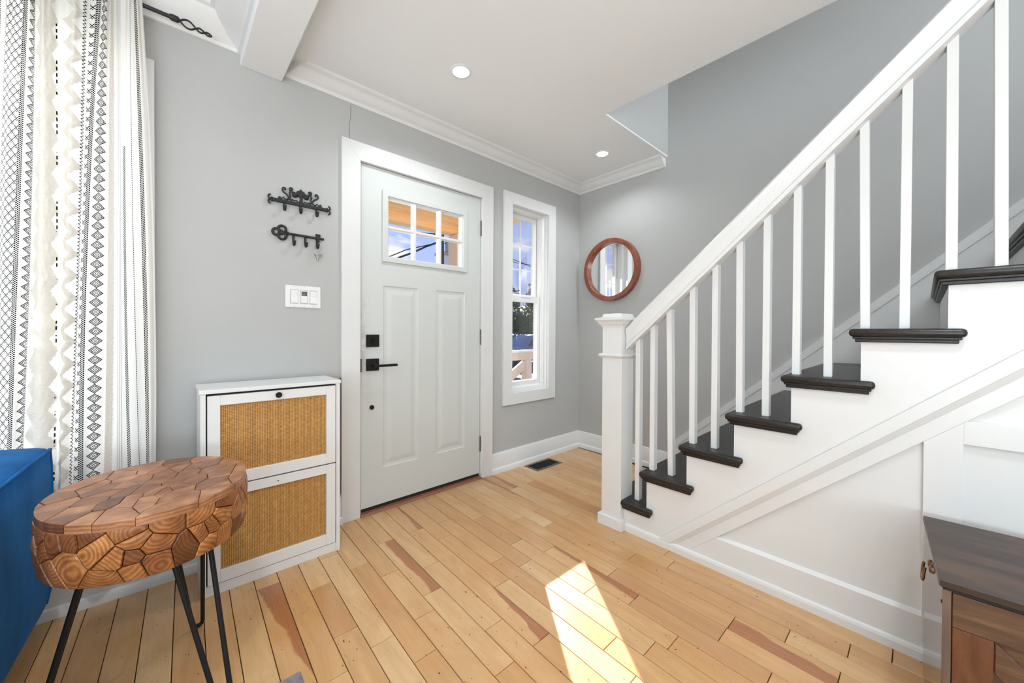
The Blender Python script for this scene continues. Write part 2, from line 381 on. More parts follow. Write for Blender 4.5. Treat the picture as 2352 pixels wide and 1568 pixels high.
tag(crown_y(-2.386, 1, 0, -6.9, CB, 1, 0).build('trim_4', TRIM, smooth=30), 'slim white cove moulding along the right side of the ceiling beam', 'moulding', kind='structure')
CL = [(0, 2.336), (.012, 2.336), (.016, 2.35), (.024, 2.356), (.05, 2.372), (.085, 2.405), (.10, 2.43), (.115, 2.436), (.118, 2.452), (.135, 2.456), (.14, 2.472), (0, 2.472)]
tag(crown_x(-6, -2.555, CL, 0, 1).build('trim_5', TRIM, smooth=30), 'deep white crown moulding behind the curtain rod', 'moulding', kind='structure')
tag(crown_y(-2.555, -1, 0, -6.9, CL, 1, 0).build('trim_6', TRIM, smooth=30), 'deep white crown moulding along the left side of the ceiling beam', 'moulding', kind='structure')
# baseboards
BP = [(0, 0), (.028, 0), (.028, .022), (.024, .034), (.015, .040), (.015, .136), (.010, .146), (0, .148)]
def base(name, mb, label):
    tag(mb.build(name, TRIM, smooth=30), label, 'baseboard', kind='structure')
def base_x(x0, x1): return crown_x(x0, x1, BP)
base('baseboard_front', base_x(-1.045, 0), 'white baseboard between the entry door and the corner')
base('baseboard_left', base_x(-6, -2.102), 'white baseboard left of the entry door')
base('baseboard_right', crown_y(0, -1, 0, -.93, BP), 'white baseboard on the wall behind the newel post')

# casings: three or four mitred boards each
def casing(name, x0, x1, z0, z1, w, four, label, th=.019):
    r = thing(name, ((x0+x1)/2, 0, z0), label, 'door casing' if not four else 'window casing', kind='structure')
    y0, y1 = -th, 0
    o = [(x0, z0), (x0, z1), (x1, z1), (x1, z0)]; i = [(x0+w, z0+(w if four else 0)), (x0+w, z1-w), (x1-w, z1-w), (x1-w, z0+(w if four else 0))]
    for a, b_ in ((0, 1), (1, 2), (2, 3))+(((3, 0),) if four else ()):
        MB().prism([o[a], o[b_], i[b_], i[a]], y0, y1, 'y').build('casing_board', TRIM, r, bevel=.0012, seg=1)
    return r
casing('trim_7', -2.107, -1.040, 0, 2.115, .1005, False, 'wide white casing around the entry door')
casing('trim_8', -.935, -.345, .495, 2.128, .088, True, 'white casing around the narrow sidelight window')
casing('trim_9', -4.393, -2.845, .515, 2.163, .045, True, 'white casing of the big window behind the curtain')

# ---------------------------------------------------------------- entry door
D = thing('door_1', (-1.57, .03, 0), 'pale grey entry door with six small panes and two raised panels', 'door', kind='structure')
DX0, DX1, DZ0, DZ1, YF, YB = -1.993, -1.142, .034, 2.013, .008, .052
LX0, LX1, LZ0, LZ1 = -1.842, -1.290, 1.495, 1.863
PANELS = [(-1.862, -1.632, .246, 1.328), (-1.505, -1.275, .250, 1.328)]
slab = holed(MB(), DX0, DX1, DZ0, DZ1, YF, YB, [(LX0, LX1, LZ0, LZ1)]+PANELS)
def raised(mb, x0, x1, z0, z1, y, rings):
    n0 = len(mb.v)
    for ins, dy in rings:
        mb.v += [(x0+ins, y+dy, z0+ins), (x1-ins, y+dy, z0+ins), (x1-ins, y+dy, z1-ins), (x0+ins, y+dy, z1-ins)]
    for k in range(len(rings)-1):
        for i in range(4): mb.f.append((n0+4*k+i, n0+4*k+(i+1) % 4, n0+4*k+4+(i+1) % 4, n0+4*k+4+i))
    k = len(rings)-1; mb.f.append(tuple(n0+4*k+i for i in range(4)))
slab.build('door_slab', DOORP, D)
for p in PANELS:
    q = MB(); raised(q, *p, YF, [(0, .02), (0, 0), (.004, .005), (.018, .0065), (.024, .0065), (.052, .0015)]); q.build('raised_panel', DOORP, D)
# lite frame, muntins and panes
q = holed(MB(), LX0-.03, LX1+.03, LZ0-.026, LZ1+.03, -.004, YF, [(LX0+.004, LX1-.004, LZ0+.004, LZ1-.004)])
q.build('lite_frame', DOORP, D, bevel=.003, seg=2)
q = holed(MB(), LX0-.001, LX1+.001, LZ0-.001, LZ1+.001, YF, YB, [(LX0+.010, LX1-.010, LZ0+.010, LZ1-.010)]); q.build('glazing_stop', TRIM, D)
mw = .009
for xm in (LX0+(LX1-LX0)/3, LX0+2*(LX1-LX0)/3): MB().box(xm-mw, xm+mw, .006, .05, LZ0, LZ1).build('muntin', TRIM, D, bevel=.003, seg=1)
zm = (LZ0+LZ1)/2
MB().box(LX0, LX1, .0065, .0495, zm-mw, zm+mw).build('muntin', TRIM, D, bevel=.003, seg=1)
for i in range(3):
    for k in range(2):
        xa = LX0+(LX1-LX0)*i/3; xb = LX0+(LX1-LX0)*(i+1)/3; za = LZ0+(LZ1-LZ0)*k/2; zb = LZ0+(LZ1-LZ0)*(k+1)/2
        MB().box(xa+.004, xb-.004, .030, .033, za+.004, zb-.004).build('pane', GLASS, D)
# jambs, stop and threshold
j = MB().box(-2.0, -1.997, .0, .149, 0, 2.02).box(-1.138, -1.135, .0, .149, 0, 2.02).box(-2.0, -1.135, 0, .149, 2.017, 2.022)
j.box(-2.0, -1.985, .056, .10, 0, 2.02).box(-1.15, -1.135, .056, .10, 0, 2.02).box(-2.0, -1.135, .056, .10, 2.0, 2.02)
j.build('door_jamb', TRIM, D)
MB().box(-2.0, -1.135, .012, .15, -.1, .012).box(-1.992, -1.143, .018, .046, .012, DZ0+.004).build('threshold', mat('threshold_black', (.03, .025, .025), .5), D)
MB().prism([(-.026, .0), (.014, .0), (.014, .013), (-.012, .011)], -2.004, -1.131, 'x').build('threshold_strip', woodmat('threshold_wood', srgb(104, 62, 44), srgb(132, 84, 62), srgb(150, 100, 76), 5, vec=(3, 30, 30)), D)
for zc in (1.80, 1.017, .247):
    h = MB()
    for k in range(5): h.tube([(-1.1375, -.004, zc-.055+.022*k+.001), (-1.1375, -.004, zc-.055+.022*(k+1)-.001)], .0072, 10)
    h.tube([(-1.1375, -.004, zc-.058), (-1.1375, -.004, zc+.058)], .0035, 8).box(-1.142, -1.133, -.001, .006, zc-.055, zc+.055)
    h.build('hinge', NICKEL, D, smooth=40)
db = MB().box(-1.966, -1.891, -.004, YF, .965, 1.037).build('deadbolt', BLACK, D, bevel=.002)
MB().tube([(-1.928, -.004, 1.0), (-1.928, -.016, 1.0)], .011, 16).box(-1.932, -1.924, -.030, -.014, .985, 1.016).xf(lambda p: Vector((p.x+(p.z-1.0)*.45 if p.y < -.0145 else p.x, p.y, p.z))).build('thumb_turn', BLACK, db)
lv = MB().box(-1.966, -1.892, -.004, YF, .827, .897).build('lever_plate', BLACK, D, bevel=.002)
MB().tube([(-1.928, -.004, .858), (-1.928, -.045, .858)], .011, 16).box(-1.939, -1.80, -.055, -.042, .851, .865).build('lever', BLACK, lv, bevel=.0015, seg=1)
MB().lathe([(.013, .010), (.013, -.001), (.010, -.004)], (-1.932, 0, .614), 'y', 20).build('hole_plug', BLACK, D)
MB().box(-2.0035, -1.9965, -.0195, .02, .825, .90).build('strike_plate', NICKEL, D)
MB().box(-2.112, -2.1085, -.012, -.001, .165, .80).build('wire_cover', NICKEL, D)

# ---------------------------------------------------------------- sidelight window (double hung)
Wd = thing('window_1', (-.64, .07, .58), 'narrow white double-hung sidelight window right of the door', 'window', kind='structure')
X0, X1, Z0, Z1 = -.853, -.435, .58, 2.045
q = holed(MB(), X0, X1, Z0, Z1, 0, .149, [(X0+.006, X1-.006, Z0+.006, Z1-.006)]); q.build('window_jamb', TRIM, Wd)
q = holed(MB(), X0+.006, X1-.006, Z0+.006, Z1-.006, .028, .14, [(X0+.024, X1-.024, Z0+.03, Z1-.024)])
q.build('window_frame', WHITE, Wd, bevel=.002, seg=1)
q = MB().box(X0+.024, X0+.034, .034, .05, Z0+.03, Z1-.03).box(X1-.034, X1-.024, .034, .05, Z0+.03, Z1-.03).box(X0+.024, X0+.032, .082, .092, Z0+.03, Z1-.03).box(X1-.032, X1-.024, .082, .092, Z0+.03, Z1-.03)
q.build('side_track', WHITE, Wd)
MB().prism([(.026, Z0+.0065), (.139, Z0+.0065), (.139, Z0+.034), (.05, Z0+.042), (.026, Z0+.032)], X0+.007, X1-.007, 'x').build('sill', WHITE, Wd)
def sash(name, z0, z1, y0, y1, st, bot, top, grid):
    xa, xb = X0+.033, X1-.033
    s = holed(MB(), xa, xb, z0, z1, y0, y1, [(xa+st, xb-st, z0+bot, z1-top)]).build(name, WHITE, Wd, bevel=.002, seg=1)
    ym = (y0+y1)/2
    MB().box(xa+st-.005, xb-st+.005, ym-.002, ym+.002, z0+bot-.005, z1-top+.005).build('pane', GLASS, s)
    g = .004
    if grid:
        xm = (xa+xb)/2
        MB().box(xm-g, xm+g, ym-.005, ym-.0022, z0+bot, z1-top).build('muntin', TRIM, s)
        for k in (1, 2):
            zk = z0+bot+(z1-top-z0-bot)*k/3; MB().box(xa+st, xb-st, ym-.0055, ym-.0022, zk-g, zk+g).build('muntin', TRIM, s)
    return s
sash('upper_sash', 1.33, 2.02, .096, .128, .034, .035, .035, True)
ls = sash('lower_sash', .615, 1.352, .052, .082, .034, .045, .052, False)
MB().box(-.70, -.58, .046, .053, 1.338, 1.349).build('lift_rail', WHITE, ls)
# big window behind the curtain
W2 = thing('window_2', (-3.64, .07, .6), 'wide window hidden behind the patterned curtain', 'window', kind='structure')
holed(MB(), -4.35, -2.888, .56, 2.12, 0, .149, [(-4.344, -2.894, .566, 2.114)]).build('window_jamb', TRIM, W2)
s = holed(MB(), -4.344, -2.894, .566, 2.114, .06, .11, [(-4.30, -3.65, .61, 2.07), (-3.60, -2.934, .61, 2.07)]).build('window_frame', WHITE, W2)
for a, b_ in ((-4.30, -3.65), (-3.60, -2.934)): MB().box(a-.004, b_+.004, .083, .087, .606, 2.074).build('pane', GLASS, W2)

# ---------------------------------------------------------------- staircase
Y0, RUN, ZZ0, RISE = -.8068, .2002, -.0662, .1822
yk = lambda k: Y0-RUN*k
zk = lambda k: ZZ0+RISE*k        # underside of tread k assembly
NST = 14
ST = thing('staircase', (-.5, -1.0, 0), 'white staircase with dark stained treads climbing to the right', 'staircase')
for k in range(1, NST+1):
    yn = yk(k)+.031; yb = yk(k+1)-.002; ye = yk(k+1)-.039; zt = zk(k)+.047
    poly = [(-1.029, yn), (-.02, yn), (-.02, yb), (XS-.0005, yb), (XS-.0005, ye), (-1.029, ye)]
    tr_ = MB().prism(poly, zt-.028, zt, 'z').build('tread', TREAD, ST, bevel=.0115, seg=3, smooth=50)
    c_ = MB()
    for (off, za, zb_) in ((.010, zt-.036, zt-.027), (.016, zt-.047, zt-.035)):
        pl_ = [(-1.029+off, yn-off), (-.021, yn-off), (-.021, yk(k)-.001), (XS-.0005, yk(k)-.001), (XS-.0005, ye+off), (-1.029+off, ye+off)]
        c_.prism(pl_, za, zb_, 'z')
    c_.build('cove_moulding', TREAD, tr_, bevel=.002, seg=1)
    za = max(0., zk(k-1)+.047) if k > 1 else 0.
    MB().box(XS+.002, -.021, yk(k)-.018, yk(k), za, zt-.028).build('riser', TRIM, ST)
# stepped outer face, then a framed and panelled side below it
SL = RISE/RUN
zl = lambda off: (lambda y: off+SL*(-2.351-y))      # diagonal lines, height at y
zA, zB, zC2, zD = (lambda y: 1.013+SL*(-2.351-y)), (lambda y: .962+SL*(-2.351-y)), (lambda y: .938+SL*(-2.351-y)), (lambda y: .882+SL*(-2.351-y))
poly = [(-1.078, 0), (-1.078, zk(1))]
for k in range(1, NST+1):
    if k > 1: poly += [(yk(k), zk(k-1)+.02), (yk(k), zk(k))]
    poly += [(yk(k+1), zk(k))]
poly += [(yk(NST+1), 0)]
poly[1] = (-1.078, zk(1))
MB().prism(poly, XS+.013, XS+.026, 'x').build('side_board', TRIM, ST)
poly2 = poly[:-1]; ylast = yk(NST+1)
yA0 = -2.351+1.013/SL           # where the diagonal meets the floor
MB().prism([p for p in poly2]+[(ylast, zA(ylast)-.02), (yA0, 0)], XS, XS+.013, 'x').build('stringer', TRIM, ST)
yf = lambda zf, z: -2.351-(z-zf)/SL
MB().prism([(yf(1.013, .03), .03), (ylast, zA(ylast)), (ylast, zB(ylast)), (yf(.962, .03), .03)], XS-.011, XS, 'x').build('diagonal_band', TRIM, ST, bevel=.0015, seg=1)
# chamfered lower moulding
A = [(XS-.011, yf(.962, .03), .03), (XS-.011, ylast, zB(ylast)), (XS-.001, ylast, zC2(ylast)), (XS-.001, yf(.938, .03), .03)]
MB().add(A+[(XS+.012, p[1], p[2]) for p in A], [(0, 1, 2, 3), (7, 6, 5, 4), (0, 4, 5, 1), (1, 5, 6, 2), (2, 6, 7, 3), (3, 7, 4, 0)]).build('diagonal_moulding', TRIM, ST)
ZR = .139
fx0, fx1 = XS-.001, XS+.013
MB().prism([(yf(.938, .0), .0), (ylast, zC2(ylast)), (ylast, zD(ylast)), (yf(.882, ZR), ZR), (yf(.882, .0), .0)], fx0, fx1, 'x').build('diagonal_stile', TRIM, ST, bevel=.001, seg=1)
b0 = [(yf(.882, 0), .0), (yf(.882, ZR), ZR), (ylast, ZR), (ylast, 0)]
MB().prism(b0, fx0, fx1, 'x').build('bottom_rail', TRIM, ST)
A = [(fx0, yf(.882, ZR), ZR), (fx0, ylast, ZR), (fx1, ylast, ZR+.012), (fx1, yf(.882, ZR)-.013, ZR+.012)]
MB().add(A+[(fx1+.001, p[1], ZR-.005) for p in A], [(0, 1, 2, 3), (0, 4, 5, 1), (1, 5, 6, 2), (2, 6, 7, 3), (3, 7, 4, 0), (7, 6, 5, 4)]).build('rail_bevel', TRIM, ST)
for ya, yb in ((-2.160, -2.243), (-2.83, -2.91), (-3.5, -3.58)):
    MB().prism([(ya, ZR), (ya, zD(ya)-.0004), (yb, zD(yb)-.0004), (yb, ZR)], fx0, fx1, 'x').build('stile', TRIM, ST, bevel=.001, seg=1)
for ya, yb in ((-2.243, -2.83), (-2.91, -3.5)):
    MB().box(fx0, fx1, ya, yb, .718, .79).build('cross_rail', TRIM, ST, bevel=.001, seg=1)
MB().prism([(XS-.012, .0), (XS+.002, .0), (XS+.002, .040), (XS-.004, .040), (XS-.009, .035), (XS-.012, .026)], -1.077, ylast, 'y').build('shoe_moulding', TRIM, ST)
# skirt board on the wall
zs = lambda y: .911*(-y)-.572
MB().prism([(-.86, 0), (-.86, .148), (-.905, zs(-.905)), (-3.6, zs(-3.6)), (-3.6, zs(-3.6)-.6), (-1.4, 0)], -.018, 0, 'x').build('skirt_board', TRIM, ST)
MB().prism([(-.905, zs(-.905)-.052), (-.905, zs(-.905)), (-3.6, zs(-3.6)), (-3.6, zs(-3.6)-.052)], -.022, -.017, 'x').build('skirt_cap', TRIM, ST)

# ---------------------------------------------------------------- railing
RL = thing('stair_railing', (-.97, -1.017, 0), 'white square-post stair railing with moulded sloping handrail', 'railing')
NX0, NX1, NY0, NY1 = -1.030, -.910, -.957, -1.077
nw = MB().box(NX0, NX1, NY1, NY0, 0, 1.10).build('newel_post', TRIM, RL, bevel=.002, seg=1)
MB().box(NX0-.015, NX1+.015, NY1-.015, NY0+.015, 0, .058).build('newel_plinth', TRIM, nw, bevel=.003)
def ringed(prof):
    mb = MB()
    n0 = 0
    for o, z in prof: mb.v += [(NX0-o, NY1-o, z), (NX1+o, NY1-o, z), (NX1+o, NY0+o, z), (NX0-o, NY0+o, z)]
    for k in range(len(prof)-1):
        for i in range(4): mb.f.append((4*k+i, 4*k+(i+1) % 4, 4*k+4+(i+1) % 4, 4*k+4+i))
    mb.f += [(3, 2, 1, 0), tuple(4*(len(prof)-1)+i for i in range(4))]
    return mb
ringed([(-.01, .918), (.002, .918), (.006, .922), (.013, .926), (.016, .933), (.013, .940), (.003, .943), (-.01, .943)]).build('newel_collar', TRIM, nw)
ringed([(-.01, 1.088), (.003, 1.088), (.005, 1.096), (.012, 1.100), (.018, 1.112), (.030, 1.124), (.031, 1.134), (.020, 1.137), (.002, 1.140), (-.004, 1.158), (-.05, 1.162)]).build('newel_cap', TRIM, nw)
# handrail: profile in (x, n) swept along the slope
n_ = Vector((0, SL, 1)).normalized()           # normal to slope in the y-z plane (slope rises towards -y)
HB = lambda y: .964+SL*(-1.082-y)
prof = [(-.997, 0), (-.997, .010), (-1.000, .014), (-.994, .022), (-.994, .058), (-1.001, .068), (-1.002, .080), (-.992, .090), (-.965, .097), (-.936, .095), (-.918, .084), (-.918, .070), (-.926, .060), (-.926, .020), (-.920, .014), (-.923, 0)]
def rail_end(y): return [(x, y+n_.y*h, HB(y)+n_.z*h) for x, h in prof]
y_a, y_b = -1.082, -3.6
A = [(x, y_a, HB(y_a)+h*(1+SL*SL)**.5) for x, h in prof]; B = [(x, y_b, HB(y_b)+h*(1+SL*SL)**.5) for x, h in prof]; n = len(prof)
MB().add(A+B, [tuple(range(n)), tuple(range(2*n-1, n-1, -1))]+[(i, i+n, (i+1) % n+n, (i+1) % n) for i in range(n)]).build('handrail', TRIM, RL, smooth=35)
TILT = {2: .014, 5: .004, 9: .008, 11: .004, 12: .008, 3: .003}
idx = 0
for k in range(1, 11):
    for dy in ((.112-.0,) if k == 1 else (.0, .098)):
        ys_ = (yk(k)-dy+(.0 if k == 1 else .006)) if k > 1 else -1.119
        zt = zk(k)+.047
        bx0, bx1, by1, by0 = -.961, -.927, ys_-.0255, ys_
        tl = TILT.get(idx, 0.)
        ztop = HB(ys_)+.006
        mb = MB().box(bx0, bx1, by1, by0, zt, ztop)
        v = []
        for p in mb.v:
            yy = p[1]; zz = p[2]
            if zz > zt+.01: yy += tl; zz = HB(yy)+.006
            v.append((p[0], yy, zz))
        mb.v = v
        mb.build('baluster', TRIM, RL, bevel=.0012, seg=1); idx += 1

# ---------------------------------------------------------------- recessed lights
for x, y, lab in ((-1.695, -.545, 'round recessed ceiling light above the entry door'), (-.41, -.525, 'round recessed ceiling light in the corner above the mirror')):
    L = thing('recessed_light', (x, y, ZC), lab, 'ceiling light', 'recessed ceiling lights')
    MB().lathe([(.041, ZC-.001), (.043, ZC-.005), (.052, ZC-.005), (.057, ZC-.001), (.057, ZC+.001), (.041, ZC+.001)], (x, y, 0), 'z', 40, True).build('trim_ring', WHITE, L, smooth=40)
    MB().lathe([(.0415, ZC-.003), (.0415, ZC)], (x, y, 0), 'z', 40).build('diffuser', BULB, L)
    lamp('downlight', 'SPOT', (x, y, ZC-.012), (0, 0, -1), 28 if x < -1 else 16, (.90, .96, 1), spot_size=2.6, spot_blend=.6, shadow_soft_size=.04)
# ================================================================ OBJECTS
# ---------------------------------------------------------------- shoe cabinet with woven cane fronts
CANE = mottled('woven_cane', srgb(226, 176, 108), srgb(204, 150, 84), 60, .5)
JOINTG = mat('joint_grey', (.55, .55, .54), .5)
CANEB = mat('cane_backing', srgb(96, 56, 22), .8)
SCB = thing('shoe_cabinet', (-2.455, -.14, 0), 'slim white shoe cabinet with two woven cane tilt-out fronts', 'cabinet')
CF = -.262
b = MB().box(-2.714, -2.697, CF, -.02, 0, .806).box(-2.211, -2.194, CF, -.02, 0, .806).box(-2.697, -2.211, CF+.004, -.02, 0, .041).box(-2.697, -2.211, -.03, -.02, .04, .80)
b.build('carcass', WHITE, SCB, bevel=.001, seg=1)
MB().box(-2.697, -2.211, CF+.022, CF+.026, .03, .806).build('shadow_gap', GAP, SCB)
MB().box(-2.718, -2.190, CF-.004, -.02, .806, .822).build('cabinet_top', WHITE, SCB, bevel=.0015, seg=1)
for zi, (za, zb, ca, cb) in enumerate(((.430, .797, .477, .757), (.045, .424, .093, .384))):
    dx0, dx1, cx0, cx1 = -2.6925, -2.2145, -2.652, -2.255
    d = holed(MB(), dx0, dx1, za, zb, CF, CF+.018, [(cx0, cx1, ca, cb)]).build('tilt_door', WHITE, SCB, bevel=.001, seg=1)
    for xx in (cx0, cx1): 
        for ja, jb in ((za+.001, ca), (cb, zb-.001)): MB().box(xx-.0004, xx+.0004, CF-.0003, CF+.001, ja, jb).build('frame_joint', JOINTG, d)
    MB().box(cx0-.003, cx1+.003, CF+.0125, CF+.0145, ca-.003, cb+.003).build('cane_backing', CANEB, d)
    w = MB(); nx, nz = 66, max(2, round((cb-ca)/.0061))
    for i in range(nx):
        x = cx0+(cx1-cx0)*(i+.5)/nx; w.tube([(x, CF+.0105, ca), (x, CF+.0105, cb)], .0020, 5)
    for i in range(nz):
        z = ca+(cb-ca)*(i+.5)/nz; w.tube([(cx0, CF+.0118, z), (cx1, CF+.0118, z)], .0017, 4)
    tag(w.build('cane_weave', CANE, d, smooth=60), None, kind='stuff')
    if zi == 0: MB().lathe([(.004, CF), (.004, CF-.008), (.0115, CF-.010), (.0125, CF-.016), (.009, CF-.019)], (-2.452, 0, .779), 'y', 24).build('knob', BLACK, d, smooth=40)
    else: MB().lathe([(.0028, CF-.0006), (.0028, CF+.001)], (-2.452, 0, .402), 'y', 14).build('screw_hole', GAP, d)

# ---------------------------------------------------------------- round table of teak off-cuts on hairpin legs
TC = Vector((-2.835, -.68, 0))
TB = thing('side_table', TC, 'round side table clad in teak offcut blocks on black hairpin legs', 'table')
def ell(th): return .229-.016*math.cos(2*th)
def clip(poly, px, py, nx, ny):
    out = []
    for i in range(len(poly)):
        a, b = poly[i], poly[(i+1) % len(poly)]
        da = (a[0]-px)*nx+(a[1]-py)*ny; db = (b[0]-px)*nx+(b[1]-py)*ny
        if da <= 0: out.append(a)
        if (da < 0 < db) or (db < 0 < da):
            s = da/(da-db); out.append((a[0]+(b[0]-a[0])*s, a[1]+(b[1]-a[1])*s))
    return out
def voronoi(sites, bound, gap, met=(1, 1)):
    cells = []
    for i, (x, y) in enumerate(sites):
        P = list(bound)
        for k, (u, v) in enumerate(sites):
            if k == i or len(P) < 3: continue
            nx, ny = (u-x)*met[0], (v-y)*met[1]; L = math.hypot(nx, ny)
            if L < 1e-6: continue
            nx, ny = nx/L, ny/L
            P = clip(P, (x+u)/2-nx*gap, (y+v)/2-ny*gap, nx, ny)
        if len(P) >= 3: cells.append(P)
    return cells
rg = random.Random(5)
def relax_sites(n, sampler, mind):
    S = []; tries = 0
    while len(S) < n and tries < 20000:
        tries += 1
        p = sampler()
        if all(math.hypot(p[0]-q[0], p[1]-q[1]) > mind for q in S): S.append(p)
    return S
# core
core = MB(); nn = 40
prof = [(.94, .482), (.955, .50), (.985, .54), (.985, .575), (.965, .600)]
core.v = []
for f_, z in prof:
    for i in range(nn):
        th = 2*PI*i/nn; core.v.append((TC.x+ell(th)*f_*math.cos(th), TC.y+ell(th)*f_*math.sin(th), z))
for k in range(len(prof)-1):
    for i in range(nn): core.f.append((k*nn+i, k*nn+(i+1) % nn, (k+1)*nn+(i+1) % nn, (k+1)*nn+i))
core.f += [tuple(range(nn-1, -1, -1)), tuple((len(prof)-1)*nn+i for i in range(nn))]
core.build('core', mat('glue_dark', (.028, .012, .006), .7), TB)
# top mosaic: angular splinters, long in one direction
bound = [(ell(2*PI*i/72)*math.cos(2*PI*i/72), ell(2*PI*i/72)*math.sin(2*PI*i/72)) for i in range(72)]
rot = math.radians(64); cr, sr = math.cos(rot), math.sin(rot)
def samp():
    while True:
        x, y = rg.uniform(-.24, .24), rg.uniform(-.25, .25)
        if math.hypot(x, y) < .225: return (x*cr+y*sr)*.72, (-x*sr+y*cr)*1.1
S = relax_sites(50, samp, .026)
bl = [((x*cr+y*sr)*.72, (-x*sr+y*cr)*1.1) for x, y in bound]
for P in voronoi(S, bl, .0006):
    P = [(x/.72*cr-y/1.1*sr, x/.72*sr+y/1.1*cr) for x, y in P]
    A = sum(P[i][0]*P[(i+1) % len(P)][1]-P[(i+1) % len(P)][0]*P[i][1] for i in range(len(P)))/2
    if abs(A) < 5e-5: continue
    cx = sum(p[0] for p in P)/len(P); cy = sum(p[1] for p in P)/len(P)
    h = .6195+rg.uniform(-.0008, .0008); a, b_ = rg.uniform(-.006, .006), rg.uniform(-.006, .006)
    n = len(P); e = .0012
    L_ = lambda p, s: (cx+(p[0]-cx)*s, cy+(p[1]-cy)*s)
    ds = 1-e/max(.006, math.sqrt(abs(A)/PI))
    top = [(*L_(p, ds), h+a*(p[0]-cx)+b_*(p[1]-cy)) for p in P]
    mid = [(p[0], p[1], h-.0014+a*(p[0]-cx)+b_*(p[1]-cy)) for p in P]; bot = [(*L_(p, 1.), .598) for p in P]
    mb = MB(); mb.v = [(0-cx+p[0], 0-cy+p[1], p[2]) for p in top+mid+bot]
    mb.f = [tuple(range(n)), tuple(range(3*n-1, 2*n-1, -1))]+[(i+o, (i+1) % n+o, (i+1) % n+o+n, i+o+n) for o in (0, n) for i in range(n)]
    o = mb.build('top_block', TEAKTOP, TB, local=True); o.location = (cx, cy, 0)
# side mosaic: plump blocks around the rim
Rm = .229; circ = 2*PI*Rm
def samp2(): return rg.uniform(0, circ), rg.uniform(.476, .600)
S = relax_sites(84, samp2, .026)
allS = S+[(x-circ, y) for x, y in S]+[(x+circ, y) for x, y in S]
cells = []
for i, (x, y) in enumerate(S):
    P = [(x-.12, .470), (x+.12, .470), (x+.12, .6005), (x-.12, .6005)]
    for u, v in allS:
        if (u, v) == (x, y) or abs(u-x) > .2: continue
        L = math.hypot(u-x, v-y); nx, ny = (u-x)/L, (v-y)/L
        P = clip(P, (x+u)/2-nx*.0008, (y+v)/2-ny*.0008, nx, ny)
    if len(P) > 2: cells.append(P)
def rad(z):
    q = (z-.470)/.13
    return .93+.055*math.sin(PI*min(1, q*1.0+.10)**.9)-.0 if q < .9 else .975
def rad(z):
    q = max(0, min(1, (z-.470)/.13)); return .918+.085*math.sin(PI*(.16+.52*q))**.8
for P in cells:
    cu = sum(p[0] for p in P)/len(P); cz = sum(p[1] for p in P)/len(P)
    bul = rg.uniform(.002, .005)
    def wp(u, z, out):
        th = u/Rm; r = ell(th)*rad(z)+out
        return (r*math.cos(th), r*math.sin(th), z)
    Q = []
    for i in range(len(P)):            # subdivide long edges so blocks follow the curve
        a, b_ = P[i], P[(i+1) % len(P)]
        m_ = 2 if math.hypot(a[0]-b_[0], a[1]-b_[1]) > .03 else 1
        for s in range(m_): Q.append((a[0]+(b_[0]-a[0])*s/m_, a[1]+(b_[1]-a[1])*s/m_))
    n = len(Q)
    inn = [(cu+(p[0]-cu)*.90, cz+(p[1]-cz)*.90) for p in Q]; inn2 = [(cu+(p[0]-cu)*.5, cz+(p[1]-cz)*.5) for p in Q]
    V = [wp(*p, -.014) for p in Q]+[wp(*p, 0) for p in Q]+[wp(*p, bul*.75) for p in inn]+[wp(*p, bul) for p in inn2]+[wp(cu, cz, bul)]
    F = [(i+o, (i+1) % n+o, (i+1) % n+o+n, i+o+n) for o in (0, n, 2*n) for i in range(n)]+[(3*n+i, 3*n+(i+1) % n, 4*n) for i in range(n)]
    c0 = V[-1]; mb = MB(); mb.v = [(p[0]-c0[0], p[1]-c0[1], p[2]-c0[2]) for p in V]; mb.f = F
    o = mb.build('rim_block', TEAK, TB, local=True, smooth=22); o.location = c0
for foot, t1, t2 in (((-2.729, -.425), (-2.723, -.575), (-2.806, -.578)), ((-2.688, -.905), (-2.806, -.80), (-2.722, -.79)), ((-3.064, -.692), (-2.955, -.735), (-2.952, -.61))):
    f = Vector((*foot, 0.0157 if foot[1] < -.8 else .0068)); a = Vector((*t1, .484)); b_ = Vector((*t2, .484))
    sd = ((a-b_)*Vector((1, 1, 0))).normalized()*.013
    pts = [a]
    fa, fb = f+sd, f-sd
    pts.append(fa+(a-fa)*.03)
    for q in range(1, 8):
        an = PI*q/8; pts.append(f+sd*math.cos(an)+Vector((0, 0, .012-.012*math.sin(an))))
    pts.append(fb+(b_-fb)*.03); pts.append(b_)
    MB().tube(pts, .0064, 10).build('hairpin_leg', BLACK, TB, smooth=50)

